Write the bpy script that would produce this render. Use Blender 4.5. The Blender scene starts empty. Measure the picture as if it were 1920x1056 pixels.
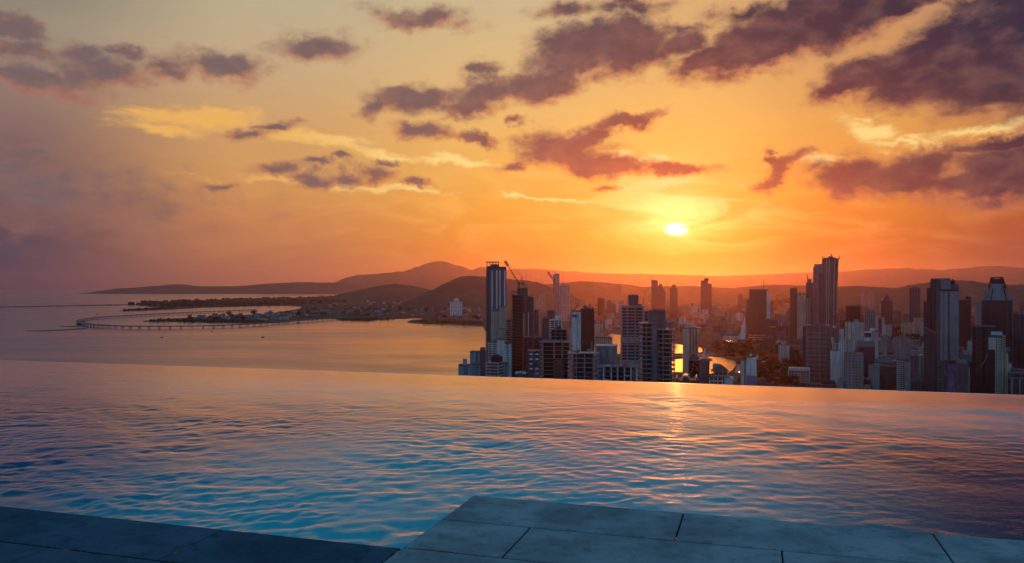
import bpy, bmesh, math, random
import numpy as np
from mathutils import Vector, noise as mnoise
random.seed(7)
rng = np.random.default_rng(11)
SC = bpy.context.scene
COL = SC.collection
W0, F, CX, HZ, H = 1920.0, 1493.0, 960.0, 539.0, 180.0
SUN_PX, SUN_PY = 1268.0, 430.0
SUN_AZ = math.atan((SUN_PX - CX) / F)
SUN_EL = math.atan((HZ - SUN_PY) / math.hypot(F, SUN_PX - CX))

def lin(r, g, b):
    f = lambda c: (c / 255 / 12.92) if c <= 10 else ((c / 255 + 0.055) / 1.055) ** 2.4
    return (f(r), f(g), f(b), 1.0)

def at(px, py, Y):
    """world point seen at photo pixel (px,py) at depth Y"""
    return Vector(((px - CX) / F * Y, Y, H - (py - HZ) / F * Y))
def gnd(px, py, z=0.0):
    Y = (H - z) * F / (py - HZ)
    return Vector(((px - CX) / F * Y, Y, z))
def zat(py, Y):
    return H - (py - HZ) / F * Y

# ------------------------------------------------------------------ objects
def tag(o, label=None, cat=None, group=None, kind=None):
    if label: o['label'] = label
    if cat: o['category'] = cat
    if group: o['group'] = group
    if kind: o['kind'] = kind
    return o
def empty(name, loc=(0, 0, 0), rz=0.0, label=None, cat=None, group=None):
    o = bpy.data.objects.new(name, None); COL.objects.link(o)
    o.empty_display_size = 1
    o.location = loc; o.rotation_euler = (0, 0, rz)
    return tag(o, label, cat, group)

class MB:
    """collects shapes into one mesh"""
    def __init__(self):
        self.v = []; self.f = []; self.mi = []
    def add(self, vs, fs, m=0):
        n = len(self.v)
        self.v += [tuple(p) for p in vs]
        self.f += [tuple(i + n for i in f) for f in fs]
        self.mi += [m] * len(fs)
    def box(self, x0, x1, y0, y1, z0, z1, m=0):
        self.add([(x0, y0, z0), (x1, y0, z0), (x1, y1, z0), (x0, y1, z0),
                  (x0, y0, z1), (x1, y0, z1), (x1, y1, z1), (x0, y1, z1)],
                 [(3, 2, 1, 0), (4, 5, 6, 7), (0, 1, 5, 4), (1, 2, 6, 5), (2, 3, 7, 6), (3, 0, 4, 7)], m)
    def prism(self, pts, z0, z1, m=0, top=None):
        """vertical prism of a plan polygon (ccw); top: other plan polygon at z1"""
        n = len(pts); t = top or pts
        self.add([(p[0], p[1], z0) for p in pts] + [(p[0], p[1], z1) for p in t],
                 [tuple(range(n - 1, -1, -1)), tuple(range(n, 2 * n))] +
                 [(i, (i + 1) % n, n + (i + 1) % n, n + i) for i in range(n)], m)
    def profile(self, pts, y0, y1, m=0):
        """outline in x,z extruded in y (ccw seen from -y)"""
        n = len(pts)
        self.add([(p[0], y0, p[1]) for p in pts] + [(p[0], y1, p[1]) for p in pts],
                 [tuple(range(n)), tuple(range(2 * n - 1, n - 1, -1))] +
                 [(i, n + i, n + (i + 1) % n, (i + 1) % n) for i in range(n)], m)
    def tube(self, a, b, r, n=6, r2=None, m=0):
        a, b = Vector(a), Vector(b); d = (b - a)
        if d.length < 1e-6: return
        d.normalize(); u = d.orthogonal().normalized(); w = d.cross(u)
        r2 = r if r2 is None else r2
        vs = []
        for c, rr in ((a, r), (b, r2)):
            for k in range(n):
                t = 2 * math.pi * k / n
                vs.append(c + u * (rr * math.cos(t)) + w * (rr * math.sin(t)))
        self.add(vs, [tuple(range(n - 1, -1, -1)), tuple(range(n, 2 * n))] +
                 [(k, (k + 1) % n, n + (k + 1) % n, n + k) for k in range(n)], m)
    def mesh(self, name, mats):
        me = bpy.data.meshes.new(name)
        me.from_pydata(self.v, [], self.f)
        if not isinstance(mats, (list, tuple)): mats = [mats]
        for mm in mats: me.materials.append(mm)
        if len(mats) > 1: me.polygons.foreach_set('material_index', self.mi)
        me.update(); return me
    def build(self, name, mats, parent=None):
        return put(name, self.mesh(name, mats), parent)
def put(name, me, parent=None, loc=None):
    o = bpy.data.objects.new(name, me); COL.objects.link(o)
    if parent is not None: o.parent = parent
    if loc is not None: o.location = loc
    return o
def grid_mesh(name, P, mat, smooth=True):
    """P: array (m,n,3) of points -> quad sheet"""
    m, n, _ = P.shape
    me = bpy.data.meshes.new(name)
    me.vertices.add(m * n); me.vertices.foreach_set('co', np.ascontiguousarray(P, dtype=np.float32).ravel())
    i = np.arange(m * n).reshape(m, n)
    q = np.stack([i[:-1, :-1], i[:-1, 1:], i[1:, 1:], i[1:, :-1]], -1).reshape(-1, 4)
    me.loops.add(q.size); me.loops.foreach_set('vertex_index', q.ravel().astype(np.int32))
    me.polygons.add(len(q)); me.polygons.foreach_set('loop_start', np.arange(0, q.size, 4, dtype=np.int32))
    me.polygons.foreach_set('use_smooth', np.full(len(q), smooth))
    me.materials.append(mat); me.update(calc_edges=True); me.validate()
    return me
def poly_sheet(name, pts, z, mat, thick=0.0):
    """flat polygon (any shape) with an optional skirt down"""
    bm = bmesh.new()
    vs = [bm.verts.new((p[0], p[1], z)) for p in pts]
    f = bm.faces.new(vs)
    if f.normal.z < 0: f.normal_flip()
    bm.normal_update()
    if f.normal.z < 0: f.normal_flip()
    if thick:
        r = bmesh.ops.extrude_face_region(bm, geom=[f])
        lo = [g for g in r['geom'] if isinstance(g, bmesh.types.BMVert)]
        for v in vs: v.co.z = z - thick
    bmesh.ops.recalc_face_normals(bm, faces=bm.faces) if thick else None
    bmesh.ops.triangulate(bm, faces=[g for g in bm.faces if len(g.verts) > 4])
    me = bpy.data.meshes.new(name); bm.to_mesh(me); bm.free()
    me.materials.append(mat); return me

# ------------------------------------------------------------------ materials
class NT:
    def __init__(self, tree): self.t = tree; self.n = tree.nodes; self.l = tree.links
    def new(self, typ, **kw):
        nd = self.n.new(typ)
        for k, v in kw.items():
            if k.startswith('_'): nd.inputs[int(k[1:])].default_value = v
            else: setattr(nd, k, v)
        return nd
    def link(self, a, b): self.l.new(a, b)
    def _in(self, sock, v):
        if hasattr(v, 'is_output') or isinstance(v, bpy.types.NodeSocket): self.l.new(v, sock)
        else: sock.default_value = v
    def math(self, op, a, b=0.0, c=None, clamp=False):
        nd = self.n.new('ShaderNodeMath'); nd.operation = op; nd.use_clamp = clamp
        self._in(nd.inputs[0], a); self._in(nd.inputs[1], b)
        if c is not None: self._in(nd.inputs[2], c)
        return nd.outputs[0]
    def vmath(self, op, a, b=(0, 0, 0), out=0, scale=None):
        nd = self.n.new('ShaderNodeVectorMath'); nd.operation = op
        self._in(nd.inputs[0], a); self._in(nd.inputs[1], b)
        if scale is not None: self._in(nd.inputs[3], scale)
        return nd.outputs[out]
    def mix(self, fac, a, b, blend='MIX'):
        nd = self.n.new('ShaderNodeMix'); nd.data_type = 'RGBA'; nd.blend_type = blend
        nd.clamp_factor = True
        self._in(nd.inputs[0], fac); self._in(nd.inputs[6], a); self._in(nd.inputs[7], b)
        return nd.outputs[2]
    def rng(self, v, a, b, c=0.0, d=1.0, smooth=True):
        nd = self.n.new('ShaderNodeMapRange'); nd.interpolation_type = 'SMOOTHSTEP' if smooth else 'LINEAR'
        self._in(nd.inputs[0], v)
        for k, x in zip((1, 2, 3, 4), (a, b, c, d)): nd.inputs[k].default_value = x
        return nd.outputs[0]
    def noise(self, vec, scale, detail=4.0, rough=0.55, dist=0.0, out=0, dim='3D'):
        nd = self.n.new('ShaderNodeTexNoise'); nd.noise_dimensions = dim
        self._in(nd.inputs['Vector'], vec)
        nd.inputs['Scale'].default_value = scale; nd.inputs['Detail'].default_value = detail
        nd.inputs['Roughness'].default_value = rough; nd.inputs['Distortion'].default_value = dist
        return nd.outputs[out]
    def ramp(self, fac, stops):
        nd = self.n.new('ShaderNodeValToRGB'); cr = nd.color_ramp
        self._in(nd.inputs[0], fac)
        while len(cr.elements) < len(stops): cr.elements.new(0.5)
        for e, (p, c) in zip(cr.elements, sorted(stops)):
            e.position = p
        for e, (p, c) in zip(cr.elements, sorted(stops)):
            e.color = c if len(c) == 4 else (*c, 1)
        return nd.outputs[0]
    def sep(self, v):
        nd = self.n.new('ShaderNodeSeparateXYZ'); self._in(nd.inputs[0], v); return nd.outputs
    def comb(self, x, y, z=0.0):
        nd = self.n.new('ShaderNodeCombineXYZ')
        for s, q in zip(nd.inputs, (x, y, z)): self._in(s, q)
        return nd.outputs[0]
def newmat(name):
    m = bpy.data.materials.new(name); m.use_nodes = True
    t = NT(m.node_tree); b = m.node_tree.nodes['Principled BSDF']
    return m, t, b
SUN_E = 1.35
SUN_C = (1.0, 0.19, 0.02)
HAZE_D = 1.65e-5
HAZE_G = 0.82
HAZE_C = (0.95, 0.77, 0.88, 1)
# ================================================================== sky
def build_world():
    w = bpy.data.worlds.new('World'); SC.world = w; w.use_nodes = True
    t = NT(w.node_tree); w.node_tree.nodes.clear()
    out = t.new('ShaderNodeOutputWorld'); bg = t.new('ShaderNodeBackground')
    D = t.new('ShaderNodeTexCoord').outputs['Generated']
    x, y, z = t.sep(D)[0:3]
    az = t.math('ARCTAN2', x, y)
    el = t.math('ARCSINE', z)
    P0 = t.comb(az, el)
    # ---- clear sky: elevation ramps at six bearings, blended by bearing
    v = t.math('DIVIDE', el, math.radians(40.0), clamp=True)
    E = lambda py: math.degrees(math.atan((HZ - py) / F)) / 40.0
    up = [(0.58, lin(84, 104, 118)), (0.70, lin(40, 72, 104)), (1.0, lin(32, 78, 124))]
    S = SKY
    ramps = [(a, t.ramp(v, [(max(E(py), 0.0), lin(*c)) for py, c in rows] + up)) for a, rows in S]
    col = None
    pa = None
    for a, r in ramps:
        if col is None: col = r
        else:
            f = t.rng(az, math.atan((pa - CX) / F), math.atan((a - CX) / F))
            col = t.mix(f, col, r)
        pa = a
    # ---- glow round the sun
    dx = t.math('SUBTRACT', az, SUN_AZ); dy = t.math('SUBTRACT', el, SUN_EL)
    def rad(sx, sy):
        q = t.comb(t.math('DIVIDE', dx, sx / F), t.math('DIVIDE', dy, sy / F))
        return t.vmath('LENGTH', q, out=1)
    def lobe(sx, sy, up=0.0):
        q_ = t.comb(t.math('DIVIDE', dx, sx / F), t.math('DIVIDE', t.math('SUBTRACT', dy, up / F), sy / F))
        r = t.vmath('LENGTH', q_, out=1)
        return t.math('POWER', 2.718, t.math('MULTIPLY', t.math('MULTIPLY', r, r), -1.0))
    # ---- streaky thin veils near the sun and across the middle of the sky
    st = t.noise(t.vmath('MULTIPLY', P0, (5.0, 46.0, 1.0)), 1.0, 5.0, 0.6, 0.8)
    st2 = t.noise(t.vmath('MULTIPLY', P0, (9.0, 30.0, 1.0)), 1.0, 6.0, 0.62, 1.2)
    glow = t.math('MULTIPLY', lobe(150, 75), t.rng(st, 0.35, 0.62, 0.55, 1.15))
    def addc(c, fac, rgb):
        return t.mix(fac, c, rgb, 'ADD')
    col = addc(col, lobe(420, 190), lin(60, 34, 0))
    col = addc(col, glow, (0.42, 0.16, 0.01, 1))
    col = addc(col, lobe(64, 40, 10), (0.50, 0.36, 0.14, 1))
    col = addc(col, t.math('MULTIPLY', lobe(130, 62, 46), t.rng(st2, 0.34, 0.64, 0.35, 1.1)), (0.34, 0.27, 0.19, 1))
    # pale veil bands (above the sun, left middle)
    band = t.math('MULTIPLY', t.rng(st2, 0.42, 0.66), t.math('ADD', lobe(520, 95), 0.08))
    col = addc(col, t.math('MULTIPLY', band, 0.35), (0.55, 0.36, 0.12, 1))

    # ---- warp for cloud outlines
    n1 = t.noise(t.vmath('MULTIPLY', P0, (1.0, 1.35, 1.0)), 14.0, 6.0, 0.62, out=1)
    n2 = t.noise(t.vmath('MULTIPLY', P0, (1.0, 1.25, 1.0)), 48.0, 6.0, 0.64, out=1)
    wv = t.vmath('SUBTRACT', n1, (0.5, 0.5, 0.5)); wv2 = t.vmath('SUBTRACT', n2, (0.5, 0.5, 0.5))
    PW = t.vmath('ADD', P0, t.vmath('MULTIPLY', wv, (0.075, 0.046, 0.0)))
    PW = t.vmath('ADD', PW, t.vmath('MULTIPLY', wv2, (0.018, 0.013, 0.0)))
    fb = t.noise(t.vmath('MULTIPLY', P0, (1.0, 1.7, 1.0)), 30.0, 7.0, 0.58, 0.2)

    def field(name, blobs):
        g = bpy.data.node_groups.new(name, 'ShaderNodeTree')
        g.interface.new_socket('P', in_out='INPUT', socket_type='NodeSocketVector')
        g.interface.new_socket('F', in_out='OUTPUT', socket_type='NodeSocketFloat')
        q = NT(g); gi = q.new('NodeGroupInput'); go = q.new('NodeGroupOutput')
        acc = None
        for (cx, cy, rx, ry, rot, wt) in blobs:
            a0 = math.atan((cx - CX) / F); e0 = math.atan((HZ - cy) / math.hypot(F, cx - CX))
            mp = q.new('ShaderNodeMapping', vector_type='TEXTURE')
            mp.inputs[1].default_value = (a0, e0, 0)
            mp.inputs[2].default_value = (0, 0, math.radians(-rot))
            mp.inputs[3].default_value = (rx / F, ry / F, 1)
            # chained to the blob before it, so that the shader needs little stack
            pin = gi.outputs[0] if acc is None else q.vmath('MULTIPLY_ADD', acc, (1e-9, 1e-9, 0.0))
            if acc is not None: q.link(gi.outputs[0], pin.node.inputs[2])
            q.link(pin, mp.inputs[0])
            r = q.vmath('LENGTH', mp.outputs[0], out=1)
            f = q.math('MULTIPLY_ADD', r, -wt, wt)
            acc = f if acc is None else q.math('SMOOTH_MAX', acc, f, 0.25)
        q.link(acc, go.inputs[0])
        return g
    fbm = t.math('MULTIPLY_ADD', fb, 1.1, -0.55)
    PU = t.vmath('ADD', PW, (0.0, -0.014, 0.0))
    sun_near = lobe(420, 230)
    thin = t.mix(sun_near, lin(156, 116, 100), lin(206, 124, 74))
    thick_hi = t.mix(t.rng(az, -0.25, 0.42), lin(116, 98, 98), lin(8, 36, 62))
    thick = t.mix(t.math('MULTIPLY', sun_near, 0.85), thick_hi, lin(158, 84, 68))
    ucol = t.mix(sun_near, lin(172, 104, 84), lin(218, 112, 62))
    ocol = t.mix(sun_near, lin(140, 120, 112), lin(186, 120, 88))
    tex = t.math('MULTIPLY', t.rng(st2, 0.3, 0.7, 0.92, 1.08, False), t.rng(t.noise(t.vmath('MULTIPLY', P0, (1.0, 1.4, 1.0)), 70.0, 5.0, 0.65), 0.3, 0.7, 0.93, 1.07, False))
    G2 = field('bright_cloud_field', BRIGHT)
    def use(g, p):
        nd = t.new('ShaderNodeGroup'); nd.node_tree = g; t.link(p, nd.inputs[0]); return nd.outputs[0]
    fb2 = t.noise(t.vmath('MULTIPLY', P0, (1.0, 4.0, 1.0)), 16.0, 6.0, 0.6, 0.6)
    b1 = t.math('ADD', use(G2, PW), t.math('MULTIPLY_ADD', fb2, 1.6, -0.85))
    bright = t.rng(b1, 0.0, 0.75)
    col = t.mix(t.math('MULTIPLY', bright, 0.95), col, t.mix(t.rng(az, -0.35, -0.05), lin(242, 182, 96), lin(255, 222, 140)))
    bar = t.math('ABSOLUTE', t.math('SUBTRACT', dy, t.math('MULTIPLY_ADD', fb, 0.005, -0.0002)))
    disc = t.rng(rad(18, 10), 1.5, 0.55)
    disc = t.math('MULTIPLY', disc, t.rng(t.math('ADD', bar, t.rng(dx, 0.004, -0.006, 0.0, 0.004)), 0.0005, 0.0021, 0.22, 1.0))
    cvar = t.rng(t.noise(t.vmath('MULTIPLY', P0, (1.0, 1.6, 1.0)), 24.0, 4.0, 0.6), 0.32, 0.6, 0.74, 1.0)
    def clouded(blobs):
        """the clear sky with these clouds in front of it"""
        g = field('cloud_field', blobs)
        f1 = t.math('ADD', use(g, PW), fbm); f2 = t.math('ADD', use(g, PU), fbm)
        d1 = t.rng(f1, -0.28, 0.52); core = t.math('MULTIPLY', t.rng(f1, -0.10, 0.36), cvar)
        under = t.math('MULTIPLY', t.math('SUBTRACT', f1, f2), 2.2, clamp=True); edge = t.rng(f1, 0.60, 0.12); under = t.math('MULTIPLY', under, edge)
        over = t.math('MULTIPLY', t.math('MULTIPLY', t.math('SUBTRACT', f2, f1), 1.0, clamp=True), edge)
        cc = t.mix(core, thin, thick)
        cc = t.mix(t.math('MULTIPLY', under, 0.8), cc, ucol)
        cc = t.mix(t.math('MULTIPLY', over, 0.35), cc, ocol)
        cc = t.vmath('SCALE', cc, scale=tex)
        c = t.mix(t.math('MULTIPLY', d1, 0.985), col, cc)
        c = addc(c, disc, (2.6, 2.3, 1.5, 1))
        bgn = t.new('ShaderNodeBackground'); t.link(c, bgn.inputs[0]); bgn.inputs[1].default_value = SKY_STRENGTH
        return bgn.outputs[0]
    # each bearing only looks at the clouds near it (same result everywhere, less work)
    cuts = [240, 470, 700, 930, 1150, 1380, 1620]
    A = lambda px: math.atan((px - CX) / F)
    lo = [-9] + [A(c) for c in cuts]; hi = [A(c) for c in cuts] + [9]
    leaves = []
    for l_, h_ in zip(lo, hi):
        sub = [bl for bl in CLOUDS if A(bl[0]) + 2.0 * max(bl[2], bl[3]) / F + .07 > l_ and A(bl[0]) - 2.0 * max(bl[2], bl[3]) / F - .07 < h_]
        leaves.append(clouded(sub))
    def tree(i0, i1):
        if i1 - i0 == 1: return leaves[i0]
        m_ = (i0 + i1) // 2
        mx = t.new('ShaderNodeMixShader')
        t.link(t.math('GREATER_THAN', az, A(cuts[m_ - 1])), mx.inputs[0])
        t.link(tree(i0, m_), mx.inputs[1]); t.link(tree(m_, i1), mx.inputs[2])
        return mx.outputs[0]
    front = tree(0, len(leaves))
    # ---- behind and overhead: clear dusk sky
    sky = t.new('ShaderNodeTexSky', sky_type='NISHITA')
    sky.sun_disc = False; sky.sun_elevation = SUN_EL; sky.sun_rotation = SUN_AZ
    sky.altitude = 200; sky.air_density = 1.2; sky.dust_density = 1.5; sky.ozone_density = 2.0
    back = t.vmath('ADD', t.vmath('SCALE', sky.outputs[0], scale=NISHITA), t.mix(t.rng(el, 0.12, 0.75), BACK_LOW, BACK))
    back = t.mix(t.rng(el, -0.06, -0.01), (0.03, 0.03, 0.04, 1), back)
    t.link(back, bg.inputs[0]); bg.inputs[1].default_value = SKY_STRENGTH
    fm = t.rng(t.math('ABSOLUTE', az), 0.75, 1.5)
    fm = t.math('MAXIMUM', fm, t.rng(el, 0.55, 1.0))
    fm = t.math('MAXIMUM', fm, t.math('LESS_THAN', el, -0.05))
    mx = t.new('ShaderNodeMixShader')
    t.link(fm, mx.inputs[0]); t.link(front, mx.inputs[1]); t.link(bg.outputs[0], mx.inputs[2])
    t.link(mx.outputs[0], out.inputs[0])
    w.cycles.sampling_method = 'MANUAL'; w.cycles.sample_map_resolution = 1024

NISHITA = 0.07
BACK = (0.055, 0.36, 0.58, 1)
BACK_LOW = (0.19, 0.25, 0.44, 1)
SKY_STRENGTH = 1.0
# clear-sky colours read off the photograph: (bearing as photo column, [(photo row, sRGB)])
SKY = [
 (-420, [(0, (112, 120, 122)), (200, (108, 106, 110)), (350, (78, 70, 88)), (470, (50, 54, 82)), (539, (38, 50, 80))]),
 (0,    [(0, (118, 120, 108)), (120, (152, 140, 122)), (230, (148, 120, 108)), (330, (120, 90, 92)), (420, (84, 68, 82)), (539, (48, 56, 86))]),
 (480,  [(0, (186, 175, 144)), (130, (200, 172, 134)), (240, (208, 160, 108)), (340, (214, 156, 92)), (420, (204, 134, 82)), (539, (166, 100, 78))]),
 (960,  [(0, (204, 184, 142)), (150, (224, 186, 124)), (270, (236, 184, 98)), (380, (236, 168, 66)), (450, (230, 146, 46)), (539, (212, 98, 30))]),
 (1268, [(0, (212, 172, 118)), (150, (228, 182, 110)), (270, (240, 188, 92)), (380, (240, 168, 50)), (450, (238, 150, 22)), (539, (222, 100, 8))]),
 (1620, [(0, (198, 146, 104)), (150, (214, 156, 96)), (250, (222, 162, 84)), (350, (230, 150, 60)), (440, (210, 114, 36)), (539, (166, 70, 34))]),
 (1920, [(0, (186, 134, 104)), (230, (204, 148, 84)), (350, (206, 124, 60)), (440, (172, 84, 46)), (539, (110, 54, 56))]),
 (2400, [(0, (140, 112, 108)), (230, (140, 100, 90)), (400, (110, 68, 66)), (539, (70, 50, 66))]),
]
# dark clouds: photo column, row, half width, half height, tilt (deg, + = right side lower), weight
CLOUDS = [
 (1100, 92, 135, 56, -14, 1.1), (1180, 80, 90, 62, -10, 1.2), (1275, 82, 58, 34, -20, .9), (1020, 158, 95, 36, -16, 1),
 (905, 178, 78, 34, -14, 1), (778, 182, 105, 28, -4, .9), (880, 203, 60, 22, 4, .9), (700, 200, 40, 18, -30, .6),
 (1320, 108, 70, 26, -22, 1), (1430, 76, 145, 52, -16, 1.35), (1550, 34, 165, 62, -17, 1.4), (1670, 6, 140, 34, -14, 1.1), (1400, 30, 60, 20, 0, .6),
 (1615, 142, 85, 34, -10, 1.1), (1570, 168, 55, 22, -25, .9), (1740, 130, 125, 72, -10, 1.4), (1850, 100, 150, 100, -16, 1.6), (1950, 70, 150, 130, -20, 1.6), (1850, 158, 150, 36, 0, 1.3),
 (1165, 226, 75, 15, -14, .9), (1105, 256, 70, 26, -24, 1), (1060, 282, 105, 32, 4, 1.05), (1130, 308, 105, 24, 4, 1.05), (1265, 318, 85, 15, 2, 1),
 (1475, 312, 52, 18, -24, .9), (1440, 336, 42, 12, -12, .9), (1455, 295, 22, 8, 30, .7),
 (1600, 330, 80, 40, 4, 1), (1690, 328, 110, 38, -4, 1), (1742, 306, 55, 24, -14, 1), (1880, 268, 95, 14, -6, .95), (1880, 298, 80, 30, -6, 1), (1870, 344, 135, 38, 0, 1.05),
 (190, 136, 95, 32, -4, .8), (60, 146, 90, 22, 10, .75), (40, 88, 70, 18, 8, .7), (18, 48, 55, 16, 10, .8), (150, 104, 60, 16, 0, .7), (240, 104, 36, 12, 0, .7),
 (308, 130, 40, 20, 0, .7), (415, 124, 88, 28, 4, .78), (590, 94, 84, 32, -4, .75), (560, 80, 40, 14, 0, .6), (785, 36, 105, 22, 0, .7), (1060, 20, 60, 16, -10, .6), (1190, 8, 90, 16, 0, .6),
 (795, 242, 66, 20, 2, .9), (890, 256, 52, 13, 14, .8), (970, 234, 20, 10, 0, .6), (905, 130, 40, 16, -10, .5),
 (580, 334, 46, 18, 4, .78), (652, 332, 30, 15, 0, .74), (702, 319, 42, 16, 6, .74), (520, 313, 50, 12, 0, .62), (785, 340, 36, 10, 4, .8), (720, 300, 26, 8, 0, .6), (590, 306, 30, 9, 0, .7),
 (480, 244, 50, 11, -6, .75), (520, 229, 40, 9, -4, .75), (640, 300, 24, 8, 0, .7),
 (90, 372, 230, 56, 0, .40), (20, 292, 75, 22, 4, .7), (405, 342, 30, 7, 0, .6), (960, 308, 40, 12, 0, .6), (1140, 345, 20, 7, 0, .6), (30, 330, 100, 30, 0, .4),
 # unseen cloud added above and beside the view for the water to reflect
 (1500, -160, 320, 70, -10, 1), (500, -220, 380, 60, 6, .8), (2150, 20, 200, 130, -16, 1.1), (900, -340, 400, 80, 0, .8),
]
BRIGHT = [
 (385, 218, 185, 30, -2, 1), (300, 236, 110, 16, 0, .9), (600, 262, 150, 20, 8, 1), (720, 285, 120, 16, 6, .95), (640, 345, 330, 9, 2, .9), (860, 296, 110, 13, 4, .95),
 (1630, 250, 75, 26, 12, 1), (1700, 268, 90, 12, 6, .8), (1840, 246, 130, 12, -3, .9), (1225, 297, 46, 16, 6, 1.3), (1170, 292, 22, 11, 0, 1.2), (1530, 302, 34, 12, 0, .9), (1240, 345, 120, 22, 0, .9), (1020, 372, 180, 7, 3, .8),
]
build_world()
# ---- sun lamp
sd = bpy.data.lights.new('sun', 'SUN'); sd.energy = SUN_E; sd.angle = math.radians(0.5); sd.color = SUN_C
so = bpy.data.objects.new('sun', sd); COL.objects.link(so); so.location = (0, 0, 900)
sv = Vector((math.sin(SUN_AZ) * math.cos(SUN_EL), math.cos(SUN_AZ) * math.cos(SUN_EL), math.sin(SUN_EL)))
so.rotation_euler = (-sv).to_track_quat('-Z', 'Y').to_euler()
# ---- camera
cd = bpy.data.cameras.new('camera'); cam = bpy.data.objects.new('camera', cd); COL.objects.link(cam)
cd.sensor_width = 36.0; cd.lens = 36.0 * F / W0
cd.shift_y = (HZ - 528.0) / W0
cd.clip_start = 0.1; cd.clip_end = 300000.0
cam.location = (0, 0, H); cam.rotation_euler = (math.radians(90), 0, 0)
SC.camera = cam
SC.view_settings.view_transform = 'Standard'; SC.view_settings.look = 'None'
SC.view_settings.exposure = 0.0; SC.view_settings.gamma = 1.0
SC.render.engine = 'CYCLES'
cy = SC.cycles
cy.use_denoising = True
try: cy.denoiser = 'OPENIMAGEDENOISE'
except Exception: pass
cy.max_bounces = 8; cy.diffuse_bounces = 3; cy.glossy_bounces = 4; cy.transmission_bounces = 6; cy.volume_bounces = 0
cy.transparent_max_bounces = 8; cy.sample_clamp_indirect = 6.0; cy.sample_clamp_direct = 12.0; cy.caustics_reflective = True; cy.caustics_refractive = True
# ================================================================== haze, sea, land, hills
R = 60000.0
ZTOP = 1260.0
hm = bpy.data.materials.new('haze'); hm.use_nodes = True
ht = NT(hm.node_tree); hm.node_tree.nodes.clear()
ho = ht.new('ShaderNodeOutputMaterial'); pv = ht.new('ShaderNodeVolumePrincipled')
ht.link(pv.outputs[0], ho.inputs['Volume'])
pv.inputs['Color'].default_value = HAZE_C; pv.inputs['Density'].default_value = HAZE_D
pv.inputs['Anisotropy'].default_value = HAZE_G
b = MB(); b.box(-R, R, -2000, R, -6, ZTOP)
hz = b.build('haze', hm); tag(hz, 'warm evening haze filling the air over the bay and the city', 'haze', kind='stuff')

# ---- sea
sm, t, bs = newmat('sea_water')
tc = t.new('ShaderNodeTexCoord').outputs['Object']
pat = t.noise(t.vmath('MULTIPLY', tc, (0.0007, 0.0022, 1)), 1.0, 5.0, 0.6, 0.8)
pat2 = t.noise(t.vmath('MULTIPLY', tc, (0.0022, 0.009, 1)), 1.0, 4.0, 0.6, 0.5)
bs.inputs['Base Color'].default_value = (0.03, 0.065, 0.10, 1)
bs.inputs['IOR'].default_value = 1.33
t.link(t.rng(t.math('ADD', t.math('MULTIPLY', pat, .7), t.math('MULTIPLY', pat2, .3)), 0.38, 0.62, 0.10, 0.24), bs.inputs['Roughness'])
wn = t.noise(t.vmath('MULTIPLY', tc, (0.02, 0.05, 1)), 1.0, 6.0, 0.65)
bp = t.new('ShaderNodeBump'); bp.inputs['Strength'].default_value = 0.12; bp.inputs['Distance'].default_value = 2.0
t.link(wn, bp.inputs['Height']); t.link(bp.outputs[0], bs.inputs['Normal'])
b = MB(); b.add([(-R + 5, -1900, 0), (R - 5, -1900, 0), (R - 5, R - 5, 0), (-R + 5, R - 5, 0)], [(0, 1, 2, 3)])
tag(b.build('sea', sm), 'calm bay water reflecting the orange evening sky', 'sea', kind='structure')

# ---- land
lm, t, bs = newmat('land_ground')
tc = t.new('ShaderNodeTexCoord').outputs['Object']
n = t.noise(tc, 0.006, 6.0, 0.65); n2 = t.noise(tc, 0.03, 5.0, 0.7)
c = t.mix(t.rng(n, .42, .58), lin(38, 44, 34), lin(74, 68, 62))
c = t.mix(t.rng(n2, .45, .65, 0, .6), c, lin(98, 92, 86))
t.link(c, bs.inputs['Base Color']); bs.inputs['Roughness'].default_value = 1.0; bs.inputs['Specular IOR Level'].default_value = 0.0
vm, t, bs = newmat('wooded_land')
tc = t.new('ShaderNodeTexCoord').outputs['Object']
n = t.noise(tc, 0.02, 6.0, 0.7)
t.link(t.mix(t.rng(n, .35, .65), lin(36, 44, 28), lin(70, 72, 46)), bs.inputs['Base Color']); bs.inputs['Roughness'].default_value = 0.95

def jag(pts, amp=0.25, n=5):
    """photo outline -> finer wobbly outline in photo pixels"""
    out = []
    for (x0, y0), (x1, y1) in zip(pts, pts[1:] + pts[:1]):
        for k in range(n):
            s = k / n
            x = x0 + (x1 - x0) * s; y = y0 + (y1 - y0) * s
            w = 0 if k == 0 else amp
            out.append((x + random.uniform(-4, 4) * w, y + random.uniform(-1, 1) * w))
    return out
def land(name, outline, z, mat, label, amp=0.35, n=5, thick=6):
    pts = [gnd(x, y, z) for x, y in jag(outline, amp, n)]
    me = poly_sheet(name, pts, z, mat, thick)
    o = put(name, me); tag(o, label, name.replace('_', ' '), kind='structure'); return o
# city mainland incl. old-town peninsula
city = [(990, 800), (962, 720), (936, 690), (920, 650), (912, 622), (905, 611), (858, 608), (800, 607), (764, 604), (772, 600), (800, 598), (788, 596),
        (740, 597), (722, 598), (690, 602), (640, 600), (625, 597), (600, 597), (548, 601), (520, 604), (480, 606), (420, 605), (375, 603), (330, 603), (300, 602), (268, 602),
        (300, 599), (330, 597), (390, 595), (440, 592), (500, 588), (540, 583), (562, 579), (566, 575), (540, 573), (470, 574), (400, 576), (320, 580), (262, 582), (224, 583),
        (250, 580), (300, 576), (322, 573), (300, 571), (235, 572), (262, 569), (330, 565), (440, 561), (560, 558), (640, 554), (690, 551), (760, 549.5), (900, 546), (1300, 544), (2500, 544), (2500, 800)]
land('land', city, 2.5, lm, 'low city land running out to the old town peninsula')
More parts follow.
